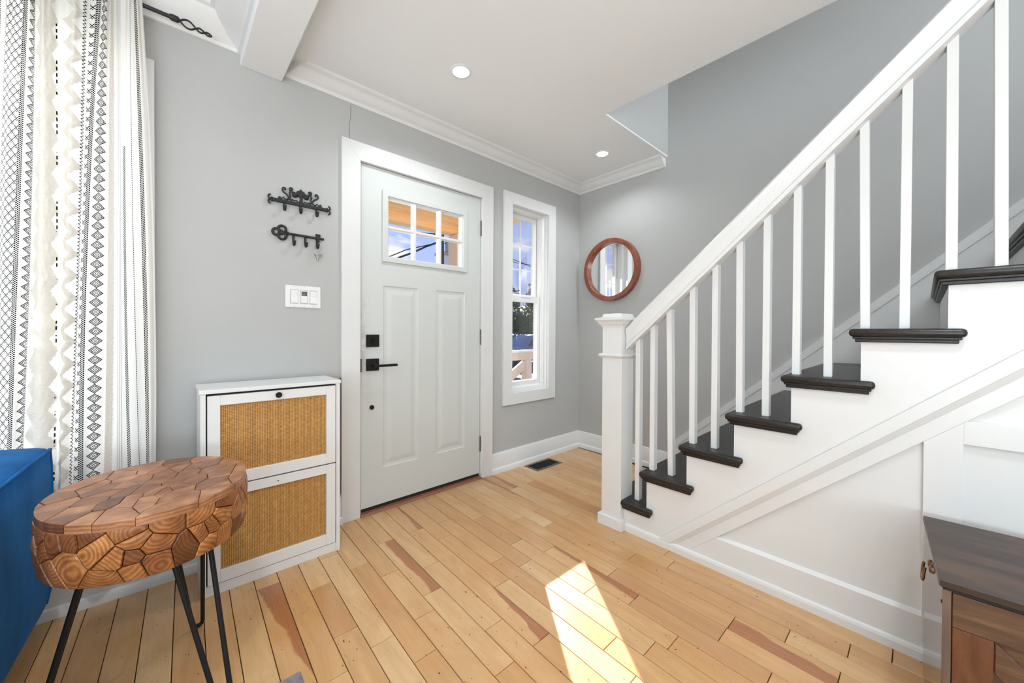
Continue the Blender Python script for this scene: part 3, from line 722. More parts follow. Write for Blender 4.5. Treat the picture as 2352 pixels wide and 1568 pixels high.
# ---------------------------------------------------------------- sofa arm
SOFA = mat('blue_velvet', srgb(18, 84, 136), .8, spec=.08); t = NT(SOFA.node_tree); bs = t.n['Principled BSDF']
P = t.pos(); nz_ = t.noise(t.vm('MULTIPLY', P, (1, 1, .35)), 9, 5, .6)
t.put(bs.inputs['Base Color'], t.ramp(nz_, [(.3, srgb(12, 84, 146)), (.7, srgb(22, 104, 172))])); bs.inputs['Sheen Weight'].default_value = .12; bs.inputs['Sheen Roughness'].default_value = .4
t.put(bs.inputs['Sheen Tint'], (.35, .6, .9)); t.put(bs.inputs['Normal'], t.bump(t.noise(P, 240, 3, .6), .15, .002))
SF = thing('sofa', (-3.6, -.6, 0), 'deep blue velvet sofa with piped arm against the curtain', 'sofa')
TILTX = .052       # arm leans out by this much per metre of y
def sx(x, y): return x+TILTX*(y+.16)
def loft(name, secs, m_, parent, smooth=40):
    n = len(secs[0]); mb = MB(); mb.v = [p for s in secs for p in s]
    for k in range(len(secs)-1):
        for i in range(n): mb.f.append((k*n+i, k*n+(i+1) % n, (k+1)*n+(i+1) % n, (k+1)*n+i))
    mb.f += [tuple(range(n-1, -1, -1)), tuple((len(secs)-1)*n+i for i in range(n))]
    return mb.build(name, m_, parent, smooth=smooth)
def armsec(y, gx, gz):
    R = -3.100; Lf = -3.30
    pr = [(Lf, .10), (R-.022, .10), (R-.012, .125), (R-.004, .16), (R+.004, .35), (R+.003, .56), (R-.001, .648), (R-.010, .658), (R-.03, .664), (R-.10, .672), (Lf+.02, .664), (Lf, .64)]
    cxm = (R+Lf)/2
    return [(sx(cxm+(x-cxm)*gx, y), y, .38+(z-.38)*gz) for x, z in pr]
loft('sofa_arm', [armsec(y, gx, gz) for y, gx, gz in ((-.150, .86, .95), (-.158, .96, .985), (-.172, 1, 1), (-.4, 1.004, 1.001), (-.7, 1, 1), (-.95, 1, 1), (-.968, .96, .985), (-.975, .88, .95))], SOFA, SF)
MB().tube([(sx(-3.0995, y), y, .655+z_) for y, z_ in ((-.172, -.002), (-.3, 0), (-.6, .0005), (-.95, 0))], .0048, 8).build('piping', SOFA, SF, smooth=60)
MB().tube([(sx(-3.1+dx, -.164), -.164, z_) for dx, z_ in ((-.012, .13), (.0, .2), (.003, .4), (0, .6), (-.003, .655))], .0045, 8).build('piping', SOFA, SF, smooth=60)
MB().box(-5.0, -3.32, -.95, -.30, .10, .42).build('seat_base', SOFA, SF, bevel=.03, seg=3, smooth=40)
MB().box(-5.0, -3.33, -.36, -.17, .12, .62).build('backrest', SOFA, SF, bevel=.04, seg=3, smooth=40)
MB().box(-4.95, -3.34, -.97, -.37, .425, .52).build('seat_cushion', SOFA, SF, bevel=.04, seg=3, smooth=40)
for x, y in ((-3.22, -.24), (-3.24, -.88), (-4.9, -.24), (-4.9, -.88)): MB().lathe([(.022, 0), (.03, .10)], (x, y, 0), 'z', 16).build('foot', TREAD, SF)
MB().box(-5.2, -5.0, -.97, -.16, .10, .66).build('sofa_arm', SOFA, SF, bevel=.02, seg=3, smooth=40)

# ---------------------------------------------------------------- curtain rod and curtain
ROD = thing('curtain_rod', (-3.0, -.095, 2.32), 'black iron curtain rod ending in a twisted open finial', 'curtain rod')
MB().tube([(-4.6, -.090, 2.318), (-2.79, -.095, 2.322)], .0078, 12).build('rod', IRON, ROD, smooth=50)
MB().tube([(-2.800, -.095, 2.322), (-2.792, -.095, 2.322), (-2.774, -.095, 2.322), (-2.768, -.095, 2.322)], [.009, .0125, .0125, .008], 12).build('collar', IRON, ROD, smooth=40)
fin = MB()
lob = [(-2.768, -2.717, .0185), (-2.717, -2.689, .0095), (-2.689, -2.666, .0075)]
for sg in (1, -1):
    pts = []
    for k, (a, b_, r) in enumerate(lob):
        for q in range(0 if k == 0 else 1, 11):
            f = q/10; x = a+(b_-a)*f
            pts.append((x, -.095+.003*math.sin(PI*f)*sg*(1 if k % 2 == 0 else -1), 2.322-.10*(x+2.768)+r*math.sin(PI*f)*sg*(1 if k % 2 == 0 else -1)))
    fin.tube(pts, .0036, 8)
fin.build('finial', IRON, ROD, smooth=60)
MB().box(-2.886, -2.880, -.095, 0, 2.304, 2.312).box(-2.887, -2.879, -.006, 0, 2.26, 2.33).build('bracket', IRON, ROD, bevel=.001, seg=1)

CUR = bpy.data.materials.new('embroidered_curtain'); CUR.use_nodes = True
t = NT(CUR.node_tree); t.n.clear()
S_, T_, _ = t.xyz(t.new('ShaderNodeUVMap').outputs[0])     # s in metres across the cloth (x1), t in metres up
fr_ = lambda a: t.m('FRACT', a)
ab = lambda a: t.m('ABSOLUTE', a)
def near(x, c, w): return t.m('LESS_THAN', ab(t.m('SUBTRACT', x, c)), w)
def tri(per, ph=0.): return t.m('MULTIPLY', ab(t.m('SUBTRACT', fr_(t.m('ADD', t.m('DIVIDE', T_, per), ph)), .5)), 2.)   # 0..1..0
def mx_(*a):
    o = a[0]
    for q in a[1:]: o = t.m('MAXIMUM', o, q)
    return o
def dots(c, w, per=.0068):
    n = w*2/3; o = []
    for i in range(3):
        cc = c-w+n*(i+.5)
        o.append(t.m('MULTIPLY', near(S_, cc, n*.46), t.m('LESS_THAN', fr_(t.m('ADD', t.m('DIVIDE', T_, per), .5*(i % 2))), .62)))
    return mx_(*o)
def diamonds(c, w, per):
    dd = t.m('ADD', t.m('DIVIDE', ab(t.m('SUBTRACT', S_, c)), w), t.m('SUBTRACT', 1., tri(per)))
    dd = t.m('ADD', t.m('DIVIDE', ab(t.m('SUBTRACT', S_, c)), w), ab(t.m('SUBTRACT', t.m('MULTIPLY', fr_(t.m('DIVIDE', T_, per)), 2.), 1.)))
    r = mx_(near(dd, .92, .09), near(dd, .56, .075), near(dd, .22, .07))
    hat = t.m('MULTIPLY', near(dd, .74, .1), t.m('LESS_THAN', fr_(t.m('MULTIPLY', t.m('ADD', T_, S_), 420.)), .45))
    return mx_(r, hat)
def lattice(c, w, per):
    inn = near(S_, c, w); ds = t.m('SUBTRACT', S_, c)
    o = []
    for sg in (1, -1):
        q = fr_(t.m('DIVIDE', t.m('ADD', T_, t.m('MULTIPLY', ds, 1.7*sg)), per)); o.append(near(q, .5, .055))
        q2 = fr_(t.m('DIVIDE', t.m('ADD', t.m('ADD', T_, t.m('MULTIPLY', ds, 1.7*sg)), per*.16), per))
        o.append(t.m('MULTIPLY', near(q2, .5, .16), near(fr_(t.m('DIVIDE', t.m('SUBTRACT', T_, t.m('MULTIPLY', ds, 1.7*sg)), per*.5)), .5, .07)))
    return t.m('MULTIPLY', mx_(*o), inn)
def zig(c, amp, per, w): return near(t.m('SUBTRACT', S_, t.m('MULTIPLY', t.m('SUBTRACT', tri(per), .5), amp)), c, w)
def line(c, w, dash=None):
    l = near(S_, c, w)
    return l if dash is None else t.m('MULTIPLY', l, t.m('LESS_THAN', fr_(t.m('DIVIDE', T_, dash)), .6))
nzT = t.noise(t.comb(S_, T_, 0.), 8, 4, .6); nzF = t.noise(t.comb(S_, T_, 0.), 140, 3, .7)
# column positions in cloth units (thousandths follow the photograph's spacing)
ink = mx_(dots(-.030, .004), lattice(.012, .024, .030), dots(.040, .0055), t.m('MULTIPLY', diamonds(.0635, .012, .032), t.m('LESS_THAN', S_, .066)), t.m('MULTIPLY', line(.118, .0014, .022), t.m('GREATER_THAN', nzT, .52)),
          zig(.166, .0055, .013, .0012), t.m('MULTIPLY', lattice(.180, .005, .034), t.m('LESS_THAN', S_, .1845)), dots(.190, .0055), diamonds(.2155, .0140, .0345), t.m('MULTIPLY', mx_(line(.262, .0006), line(.266, .0006), line(.270, .0006)), .45),
          t.m('MULTIPLY', dots(.281, .0028), t.m('LESS_THAN', T_, 1.75)), line(.300, .0009, .007), dots(.3275, .0058))
fuzz = t.m('MULTIPLY', t.m('SUBTRACT', nzF, .5), .010); slow = t.m('MULTIPLY', t.m('SUBTRACT', nzT, .5), .02)
Sf = t.m('ADD', S_, fuzz)
tuftA = t.m('MULTIPLY', near(t.m('SUBTRACT', Sf, t.m('MULTIPLY', t.m('SUBTRACT', tri(.082), .5), .014)), .0945, .0205), .9)
tuftB = near(t.m('SUBTRACT', Sf, t.m('MULTIPLY', t.m('SUBTRACT', tri(.078), .5), .022)), .147, .0085)
fring = near(Sf, .244, .0075)
band = t.m('MULTIPLY', near(S_, .348, .007), .5)
tuft = mx_(tuftA, tuftB, fring, band)
cl_ = t.mix(tuft, srgb(244, 242, 237), t.mix(nzF, srgb(208, 201, 189), srgb(236, 231, 221)))
cl_ = t.mix(ink, cl_, srgb(28, 26, 26))
df = t.new('ShaderNodeBsdfDiffuse'); t.put(df.inputs[0], cl_)
tl = t.new('ShaderNodeBsdfTranslucent'); t.put(tl.inputs[0], cl_)
h = t.m('ADD', t.m('MULTIPLY', tuft, t.m('ADD', .5, nzF)), t.m('MULTIPLY', ink, .4)); bn = t.bump(h, .5, .004)
t.put(df.inputs['Normal'], bn)
ms = t.new('ShaderNodeMixShader'); t.put(ms.inputs[0], t.m('SUBTRACT', .36, t.m('MULTIPLY', tuft, .2))); t.l.new(df.outputs[0], ms.inputs[1]); t.l.new(tl.outputs[0], ms.inputs[2])
ou = t.new('ShaderNodeOutputMaterial'); t.l.new(ms.outputs[0], ou.inputs[0])

# knots: s, then offset across at the rod / mid height / low (thousandths of the view's width, turned into metres by CX)
KN = [(-.32, -320, -320, -320), (-.08, -85, -85, -85), (-.030, 8, -8, -20), (.012, 40, 12, -2), (.040, 63, 38, 17), (.0635, 74, 60, 36), (.0945, 97, 93, 76), (.118, 118, 118, 108), (.147, 162, 142, 126), (.166, 184, 168, 144), (.178, 200, 174, 153), (.190, 223, 183, 168), (.2155, 231, 213, 200), (.244, 246, 244, 232), (.266, 262, 262, 260), (.281, 282, 277, 288), (.300, 293, 299, 314), (.3275, 306, 327, 337), (.348, 319, 345, 349), (.362, 326, 354, 357)]
FK = [(-.32, .0), (-.27, .018), (-.20, -.02), (-.13, .02), (-.07, -.015), (-.02, .012), (.012, .0), (.04, -.008), (.066, .016), (.0945, -.018), (.128, .022), (.147, -.004), (.172, .018), (.2155, -.02), (.253, .018), (.281, .006), (.3275, -.010), (.362, .016)]
def CX(u): return -3.2135+u*(.3705/357)-.00000012*u*(u-357)*0
def curtain_pt(s, z):
    for a, b_ in zip(KN, KN[1:]):
        if s <= b_[0]+1e-9: break
    f = (s-a[0])/(b_[0]-a[0])
    u = [a[i]+(b_[i]-a[i])*f for i in (1, 2, 3)]
    q = (2.30-z)/1.78        # 0 at rod, 1 low
    qq = max(-.05, min(1.25, q))
    uu_ = u[0]*(1-qq)*(1-2*qq)+u[1]*4*qq*(1-qq)+u[2]*qq*(2*qq-1) if qq <= 1 else u[2]+(u[2]-u[1])*.5*(qq-1)
    for fa, fb in zip(FK, FK[1:]):
        if s <= fb[0]+1e-9: break
    f2 = (1-math.cos(PI*max(0, min(1, (s-fa[0])/(fb[0]-fa[0])))))/2
    fold = fa[1]+(fb[1]-fa[1])*f2+.0025*math.sin(s*2*PI/.033+q*2.5)
    gather = .004*math.sin(s*2*PI/.019)*max(0, 1-q*4)
    y = -.124+fold*(.6+.4*min(1, q*1.5))+gather
    return (CX(uu_), y, z)
ns, nz = 330, 260
cv = MB(); UV = []
s0, s1 = -.32, .362; z0_, z1_ = .17, 2.375
for k in range(nz+1):
    z = z0_+(z1_-z0_)*k/nz
    for i in range(ns+1):
        s = s0+(s1-s0)*i/ns
        p = curtain_pt(s, z)
        tr1 = abs(((z/.082) % 1)-.5)*2; tr2 = abs(((z/.078) % 1)-.5)*2
        tf = max(0, 1-abs((s-.0945-(tr1-.5)*.014)/.021)**4)*.9 if abs(s-.0945) < .035 else 0
        tf = max(tf, max(0, 1-abs((s-.147-(tr2-.5)*.022)/.0095)**4)) if abs(s-.147) < .03 else tf
        if abs(s-.244) < .0085: tf = max(tf, .6)
        if tf > 0: p = (p[0], p[1]-tf*(.005+.005*noise.noise(Vector((s*160, z*120, 3)))), p[2])
        cv.v.append(p); UV.append((s, z))
for k in range(nz):
    for i in range(ns): a = k*(ns+1)+i; cv.f.append((a, a+1, a+ns+2, a+ns+1))
CU = cv.build('curtain', CUR, None, smooth=80)
uvl = CU.data.uv_layers.new(name='cloth')
for lp in CU.data.loops: uvl.data[lp.index].uv = UV[lp.vertex_index]
tag(CU, 'cream curtain with tufted stripes and black embroidered diamonds at left window', 'curtain')

# ---------------------------------------------------------------- round mirror
MR = thing('round_mirror', (-.02, -.355, 1.588), 'round mirror in a reddish wooden frame on the corner wall', 'mirror')
R = .265; cM = (0, -.355, 1.588)
MB().lathe([(R, -.001), (R, -.046), (R-.004, -.050), (R-.034, -.050), (R-.038, -.046), (R-.038, -.016), (R-.05, -.016), (R-.05, -.001)], cM, 'x', 72, True).build('frame', WALNUT, MR, smooth=40)
MB().lathe([(R-.0385, -.017), (R-.0385, -.014)], cM, 'x', 72).build('mirror_glass', MIRROR, MR)

# ---------------------------------------------------------------- floor register
VR = thing('floor_register', (-.595, -.115, 0), 'dark metal floor register with nickel rim by the baseboard', 'floor vent')
vx0, vx1, vy0, vy1 = -.742, -.452, -.192, -.046
f = MB(); o_ = [(vx0, vy0), (vx1, vy0), (vx1, vy1), (vx0, vy1)]
for k, (ins, z) in enumerate(((0, .0002), (.002, .0035), (.018, .005), (.020, .0012))):
    f.v += [(vx0+ins, vy0+ins, z), (vx1-ins, vy0+ins, z), (vx1-ins, vy1-ins, z), (vx0+ins, vy1-ins, z)]
for k in range(3):
    for i in range(4): f.f.append((4*k+i, 4*k+(i+1) % 4, 4*k+4+(i+1) % 4, 4*k+4+i))
f.build('rim', NICKEL, VR)
MB().box(vx0+.019, vx1-.019, vy0+.019, vy1-.019, .0003, .0008).build('duct_well', GAP, VR)
for i in range(6):
    y = vy0+.03+.0172*i; MB().box(vx0+.02, vx1-.02, y-.0025, y+.0025, .001, .004).build('louver', BLACK, VR)
for i in range(5):
    x = vx0+.06+.043*i; MB().box(x-.0015, x+.0015, vy0+.02, vy1-.02, .001, .0036).build('cross_bar', BLACK, VR)

# ---------------------------------------------------------------- wall hooks
def spiral(cx, cz, r0_, r1_, a0, turns, n=14):
    return [(cx+(r0_+(r1_-r0_)*i/n)*math.cos(a0+turns*2*PI*i/n), cz+(r0_+(r1_-r0_)*i/n)*math.sin(a0+turns*2*PI*i/n)) for i in range(n+1)]
HKX, HKZ = -2.3055, 1.698
HR = thing('hook_rack', (HKX, -.01, HKZ), 'ornate black scrolled wall rack with three hooks, upper of the two', 'hook rack', 'black wall hook racks')
def wire(pts, r, y=-.010): return MB().tube([(HKX+x, y, HKZ+z) for x, z in pts], r, 7)
MB().box(HKX-.124, HKX+.124, -.016, -.001, HKZ-.008, HKZ+.009).build('bar', IRON, HR, bevel=.003, seg=2)
for sg in (1, -1):
    e = wire(spiral(sg*.131, .010, .012, .004, PI/2 if sg > 0 else PI/2, -.8*sg), .0042)
    e.v += []; q = wire(spiral(sg*.131, -.009, .012, .004, -PI/2, .8*sg), .0042); n0 = len(e.v); e.v += q.v; e.f += [tuple(i+n0 for i in f_) for f_ in q.f]
    e.build('end_scroll', IRON, HR, smooth=60)
    w = [(sg*.004, .040), (sg*.020, .054), (sg*.036, .055), (sg*.046, .058), (sg*.049, .066)]+spiral(sg*.0425, .069, .0075, .003, 0 if sg > 0 else PI, .8*sg, 10)
    wire(w, .0042).build('scroll', IRON, HR, smooth=60)
    w = [(sg*.040, .012), (sg*.052, .024), (sg*.064, .040), (sg*.074, .044), (sg*.081, .054), (sg*.080, .062)]+spiral(sg*.0725, .063, .0075, .003, 0 if sg > 0 else PI, .8*sg, 10)
    wire(w, .0040).build('scroll', IRON, HR, smooth=60)
    wire([(sg*.046, .056), (sg*.050, .044), (sg*.046, .032), (sg*.054, .018), (sg*.064, .012)], .0042).build('scroll', IRON, HR, smooth=60)
    wire([(sg*.010, .008), (sg*.020, .018), (sg*.030, .014), (sg*.038, .020), (sg*.046, .012)], .0032).build('scroll', IRON, HR, smooth=60)
    wire([(sg*.066, .010), (sg*.078, .022), (sg*.084, .012)]+spiral(sg*.092, .014, .006, .003, PI/2, -.7*sg, 8), .0032).build('scroll', IRON, HR, smooth=60)
    MB().lathe([(.001, -.020), (.010, -.016), (.013, -.012), (.013, -.006)], (HKX+sg*.026, 0, HKZ+.044), 'y', 12).build('leaf', IRON, HR, smooth=50)
w = [(0, .006), (.002, .03), (0, .05)]
wire(w, [.009, .006, .009]).build('stem', IRON, HR, smooth=60)
MB().prism([(HKX+x, HKZ+z) for x, z in ((-.028, .052), (-.018, .060), (-.017, .068), (-.008, .068), (0, .080), (.008, .068), (.017, .068), (.018, .060), (.028, .052), (.014, .044), (0, .036), (-.014, .044))], -.016, -.006, 'y').build('crest', IRON, HR, bevel=.002, seg=1)
def hook(parent, x, ztop, zbot, out=.035, w=.0075):
    mb = MB()
    pts = [(-.006, ztop), (-.010, zbot+.016), (-.018, zbot+.002), (-out+.006, zbot+.002), (-out, zbot+.014), (-out-.001, zbot+.022)]
    mb.tube([(x, y, z) for y, z in pts], [w*.6, w*.6, w*.62, w*.62, w*.62, w*.75], 8)
    return mb.build('hook', IRON, parent, smooth=60)
for x in (-2.379, -2.3075, -2.232): hook(HR, x, HKZ+.004, 1.652, .034, .009)
KR = thing('key_rack', (-2.31, -.01, 1.54), 'black key-shaped wall rack with three hooks, lower of the two', 'hook rack', 'black wall hook racks')
MB().tube([(-2.372, -.010, 1.5425), (-2.197, -.010, 1.5405)], .0065, 10).build('shaft', IRON, KR, smooth=50)
bow = MB()
for cx, cz, r in ((-2.388, 1.560, .017), (-2.412, 1.5435, .0165), (-2.388, 1.527, .017)):
    bow.tube([(cx+r*math.cos(2*PI*i/20), -.010, cz+r*math.sin(2*PI*i/20)) for i in range(20)], .0062, 8, True)
bow.build('bow', IRON, KR, smooth=60)
MB().lathe([(.010, -.017), (.013, -.012), (.013, -.004)], (-2.392, 0, 1.5435), 'y', 16).build('bow_boss', IRON, KR, smooth=50)
MB().tube([(-2.366, -.010, 1.5425), (-2.360, -.010, 1.5425)], .0095, 12).build('ferrule', IRON, KR, smooth=50)
MB().box(-2.236, -2.213, -.014, -.006, 1.543, 1.563).box(-2.232, -2.217, -.014, -.006, 1.520, 1.543).build('key_bit', IRON, KR, bevel=.0015, seg=1)
for x in (-2.338, -2.284, -2.229): hook(KR, x, 1.541, 1.486, .034, .009)
CHROME = mat('bright_key_metal', (.78, .77, .74), .12, 1.)
KS = thing('key_bunch', (-2.229, -.026, 1.48), 'bunch of silver keys on a ring hanging from the lower rack', 'keys')
MB().tube([(-2.229+.0145*math.cos(2*PI*i/24), -.027+.004*math.sin(2*PI*i/24), 1.4845+.0145*math.sin(2*PI*i/24)) for i in range(24)], .0011, 6, True).build('ring', STEEL, KS, smooth=60)
MB().tube([(-2.227, -.027, 1.471), (-2.228, -.029, 1.452)], .004, 8).build('clasp', STEEL, KS, smooth=60)
for dx, dy, rz, L in ((-.0125, .003, .38, .028), (.001, -.006, -.04, .034), (.0135, .004, -.42, .026)):
    k = MB().prism([(-.0062, 0), (-.004, -.003), (.004, -.003), (.0062, 0), (.0062, .007), (.003, .0105), (-.003, .0105), (-.0062, .007)], -.001, .001, 'y')
    k.prism([(-.0022, -.003), (-.0022, -L), (0, -L-.002), (.002, -L), (.002, -L+.005), (.001, -L+.008), (.002, -L+.011), (.002, -.003)], -.0009, .0009, 'y')
    ca, sa2 = math.cos(rz), math.sin(rz)
    k.xf(lambda p: Vector((-2.229+dx+p.x*ca-p.z*sa2, -.028+dy+p.y+p.x*.3, 1.447+p.x*sa2+p.z*ca)))
    k.build('key', CHROME, KS, bevel=.0004, seg=1)

# ---------------------------------------------------------------- switch plate
SW = thing('switch_plate', (-2.2915, -.004, 1.231), 'white three-gang wall switch plate below the hook racks', 'light switch')
sx0, sx1, sz0, sz1 = -2.373, -2.21, 1.176, 1.287
holed(MB(), sx0, sx1, sz0, sz1, -.006, 0, [(xc-.0175, xc+.0175, 1.196, 1.266) for xc in (-2.334, -2.288, -2.2445)]).build('plate', PLAST, SW, bevel=.0015, seg=2)
for i, xc in enumerate((-2.334, -2.288, -2.2445)):
    if i == 1:
        MB().box(xc-.0165, xc+.0165, -.0075, -.001, 1.197, 1.265).build('timer_body', PLAST, SW, bevel=.001, seg=1)
        MB().box(xc-.013, xc+.013, -.0082, -.0073, 1.236, 1.258).build('timer_screen', mat('timer_lcd', (.10, .10, .10), .25), SW)
        g = MB()
        for a in range(3): g.box(xc-.009+.0065*a, xc-.005+.0065*a, -.0086, -.0081, 1.249, 1.252).box(xc-.009+.0065*a, xc-.005+.0065*a, -.0086, -.0081, 1.242, 1.245)
        g.build('timer_digits', mat('lcd_grey', (.30, .30, .29), .4), SW)
        MB().box(xc-.0145, xc+.0145, -.0092, -.0072, 1.199, 1.230).build('timer_flap', PLAST, SW, bevel=.001, seg=1)
    else:
        q = MB().prism([(-.0015, 1.197), (-.0105, 1.198), (-.0055, 1.232), (-.0078, 1.264), (-.0015, 1.265)], xc-.0163, xc+.0163, 'x'); q.build('rocker', PLAST, SW, bevel=.0008, seg=1)
    for zz in (1.181, 1.282): MB().lathe([(.0022, -.0072), (.0022, -.005)], (xc, 0, zz), 'y', 10).build('screw', STEEL, SW)

# ---------------------------------------------------------------- dark wooden chest under the stairs
RUST = woodmat('rustic_wood_top', srgb(40, 29, 23), srgb(66, 48, 38), srgb(98, 71, 54), 2.6, .42, vec=(7, 1.5, 7))
RUSTR = woodmat('rustic_wood_reddish', srgb(62, 36, 22), srgb(98, 58, 34), srgb(126, 80, 50), 2.4, .42, vec=(8, 8, 1.3))
RUSTP = woodmat('rustic_wood_panel', srgb(60, 42, 30), srgb(98, 70, 50), srgb(132, 100, 72), 2.6, .45, vec=(10, 1.5, 10))
COPPER2 = mat('antique_copper', (.26, .16, .11), .28, 1.)
SIDEL = woodmat('glossy_side_laminate', srgb(84, 68, 60), srgb(104, 86, 76), srgb(122, 102, 92), 2.2, .07, vec=(9, 9, .7), bumpv=.01)
CH = thing('storage_chest', (-1.063, -2.161, 0), 'dark rustic wood-look storage chest with lid against the stair panelling', 'chest')
e1 = Vector((-.9979, -.0652, 0)); e2 = Vector((.0652, -.9979, 0))     # e1: out into the room, e2: along the wall
CH.rotation_euler = (0, 0, math.atan2(e1.y, e1.x)-0)                    # local x = e1, local -y.. = e2
# local frame: x out from wall, y = -(along the wall)
DPT, LEN, HT = .425, .74, .490
def cb(name, m_, x0, x1, y0, y1, z0, z1, bev=.0012, parent=CH): return MB().box(x0, x1, y0, y1, z0, z1).build(name, m_, parent, bevel=bev, seg=1, local=True)
# local +y points along -e2 or e2?  local y = rot90(e1) = (-e1.y, e1.x) = (.067,-.998) = e2
lid = cb('lid', RUST, 0, DPT, 0, LEN, HT-.0165, HT, .0015)
cb('lid_shadow', GAP, .006, DPT-.006, .006, LEN-.006, HT-.024, HT-.0165, 0)  # black strip standing in for the shade under the lid
cb('side_panel', SIDEL, .004, DPT-.004, .004, .018, .0, HT-.022, .001)
cb('side_panel', SIDEL, .004, DPT-.004, LEN-.018, LEN-.004, .0, HT-.022, .001)
cb('back_panel', RUSTP, .004, .016, .018, LEN-.018, .02, HT-.022, 0)
cb('base_panel', RUSTP, .016, DPT-.03, .018, LEN-.018, .02, .036, 0)
cb('front_panel', RUSTP, DPT-.030, DPT-.016, .018, LEN-.018, .03, HT-.024, 0)
cb('top_rail', RUSTP, DPT-.016, DPT-.006, .0195, LEN-.0195, HT-.104, HT-.026)
cb('bottom_rail', RUSTP, DPT-.016, DPT-.006, .0195, LEN-.0195, .0, .07)
for a in (.0195, LEN/2-.03, LEN-.0795): cb('front_stile', RUSTR, DPT-.016, DPT-.0065, a, a+.060, .071, HT-.105)
for a, b_, s in ((.0805, LEN/2-.031, 1), (LEN/2+.031, LEN-.0805, -1)):
    za, zb = .071, HT-.105; w = .07
    P = [(a, zb), (a, zb-w), (b_, za), (b_, za+w)] if s > 0 else [(b_, zb), (b_, zb-w), (a, za), (a, za+w)]
    MB().prism([(y, z) for y, z in P], DPT-.016, DPT-.009, 'x').build('diagonal_brace', RUSTP, CH, bevel=.002, seg=1, local=True)
MB().lathe([(.011, .004), (.011, .0015), (.007, -.002)], (.178, 0, .418), 'y', 16).build('handle_rosette', COPPER2, CH, smooth=40, local=True)
MB().lathe([(.011, .004), (.011, .0015), (.007, -.002)], (.212, 0, .418), 'y', 16).build('handle_rosette', COPPER2, CH, smooth=40, local=True)
ring = [(.178, -.009, .418), (.177, -.011, .404), (.179, -.012, .388), (.186, -.013, .379), (.195, -.013, .376), (.204, -.013, .379), (.211, -.012, .388), (.213, -.011, .404), (.212, -.009, .418)]
MB().tube(ring, .0034, 8).build('handle_ring', COPPER2, CH, smooth=60, local=True)
for x, z in ((.03, .462), (DPT-.012, .435)): MB().lathe([(.004, .0045), (.004, .0025)], (x, 0, z), 'y', 10).build('screw_cap', GAP, CH, local=True)

# ---------------------------------------------------------------- rug corner
RUG = mottled('grey_rug', srgb(120, 112, 118), srgb(150, 142, 146), 60, .95, spec=.1, bump=(300, .6, .004))
rg_ = MB().box(-3.06, -2.506, -2.6, -.869, .0003, .009).build('rug', RUG, None, bevel=.003)
tag(rg_, 'thin grey rug whose corner shows on the maple floor', 'rug')
# ================================================================ OUTDOORS
GR = mottled('asphalt_and_lawn', (.16, .16, .15), (.10, .13, .07), .35, .9)
tag(MB().box(-60, 60, .16, 90, -.75, -.62).build('ground', GR), 'asphalt street and lawn in front of the house', 'ground', kind='structure')
PINE = woodmat('porch_boards', srgb(222, 172, 116), srgb(236, 190, 136), srgb(244, 204, 156), 3, .6, vec=(1.2, 20, 20))
PALE = mat('porch_paint_beige', srgb(226, 206, 188), .6)
DECK = mat('deck_grey_brown', (.27, .22, .17), .7)
PO = thing('porch', (-1.1, .9, 0), 'wooden porch roof with tan boards seen through the door panes', 'porch')
for i in range(12):
    y = .16+.135*i; MB().box(-1.9, -.165, y, y+.131, 2.335+(.012 if i % 2 else 0), 2.37).build('ceiling_board', PINE, PO)
MB().box(-1.9, .0, 1.66, 1.80, 2.235, 2.42).build('front_beam', PINE, PO)
MB().box(-.16, -.02, .16, 1.66, 2.235, 2.42).build('side_beam', PINE, PO)
MB().box(-2.0, .12, .155, 1.9, 2.42, 2.5).build('roof', PALE, PO)
MB().box(-.245, -.005, 1.63, 1.83, -.06, 2.235).build('porch_column', PALE, PO, bevel=.01)
MB().box(-1.9, 1.7, .155, 1.62, -.12, -.06).build('porch_deck', DECK, PO)
RLG = thing('porch_railing', (1.0, 1.7, -.06), 'beige porch railing with a white cap and diagonal brace', 'railing')
MB().box(.25, 2.0, 1.66, 1.80, .765, .795).build('cap_rail', WHITE, RLG, bevel=.005, seg=1)
MB().box(.25, 2.0, 1.70, 1.76, .655, .765).build('top_rail', PALE, RLG)
MB().box(.985, 1.09, 1.68, 1.78, -.06, .66).build('post', PALE, RLG)
MB().prism([(.985, .66), (.985, .52), (.40, .18), (.40, .32)], 1.71, 1.75, 'y').build('brace', PALE, RLG)
MB().box(.25, 2.0, 1.70, 1.76, .05, .12).build('bottom_rail', PALE, RLG)
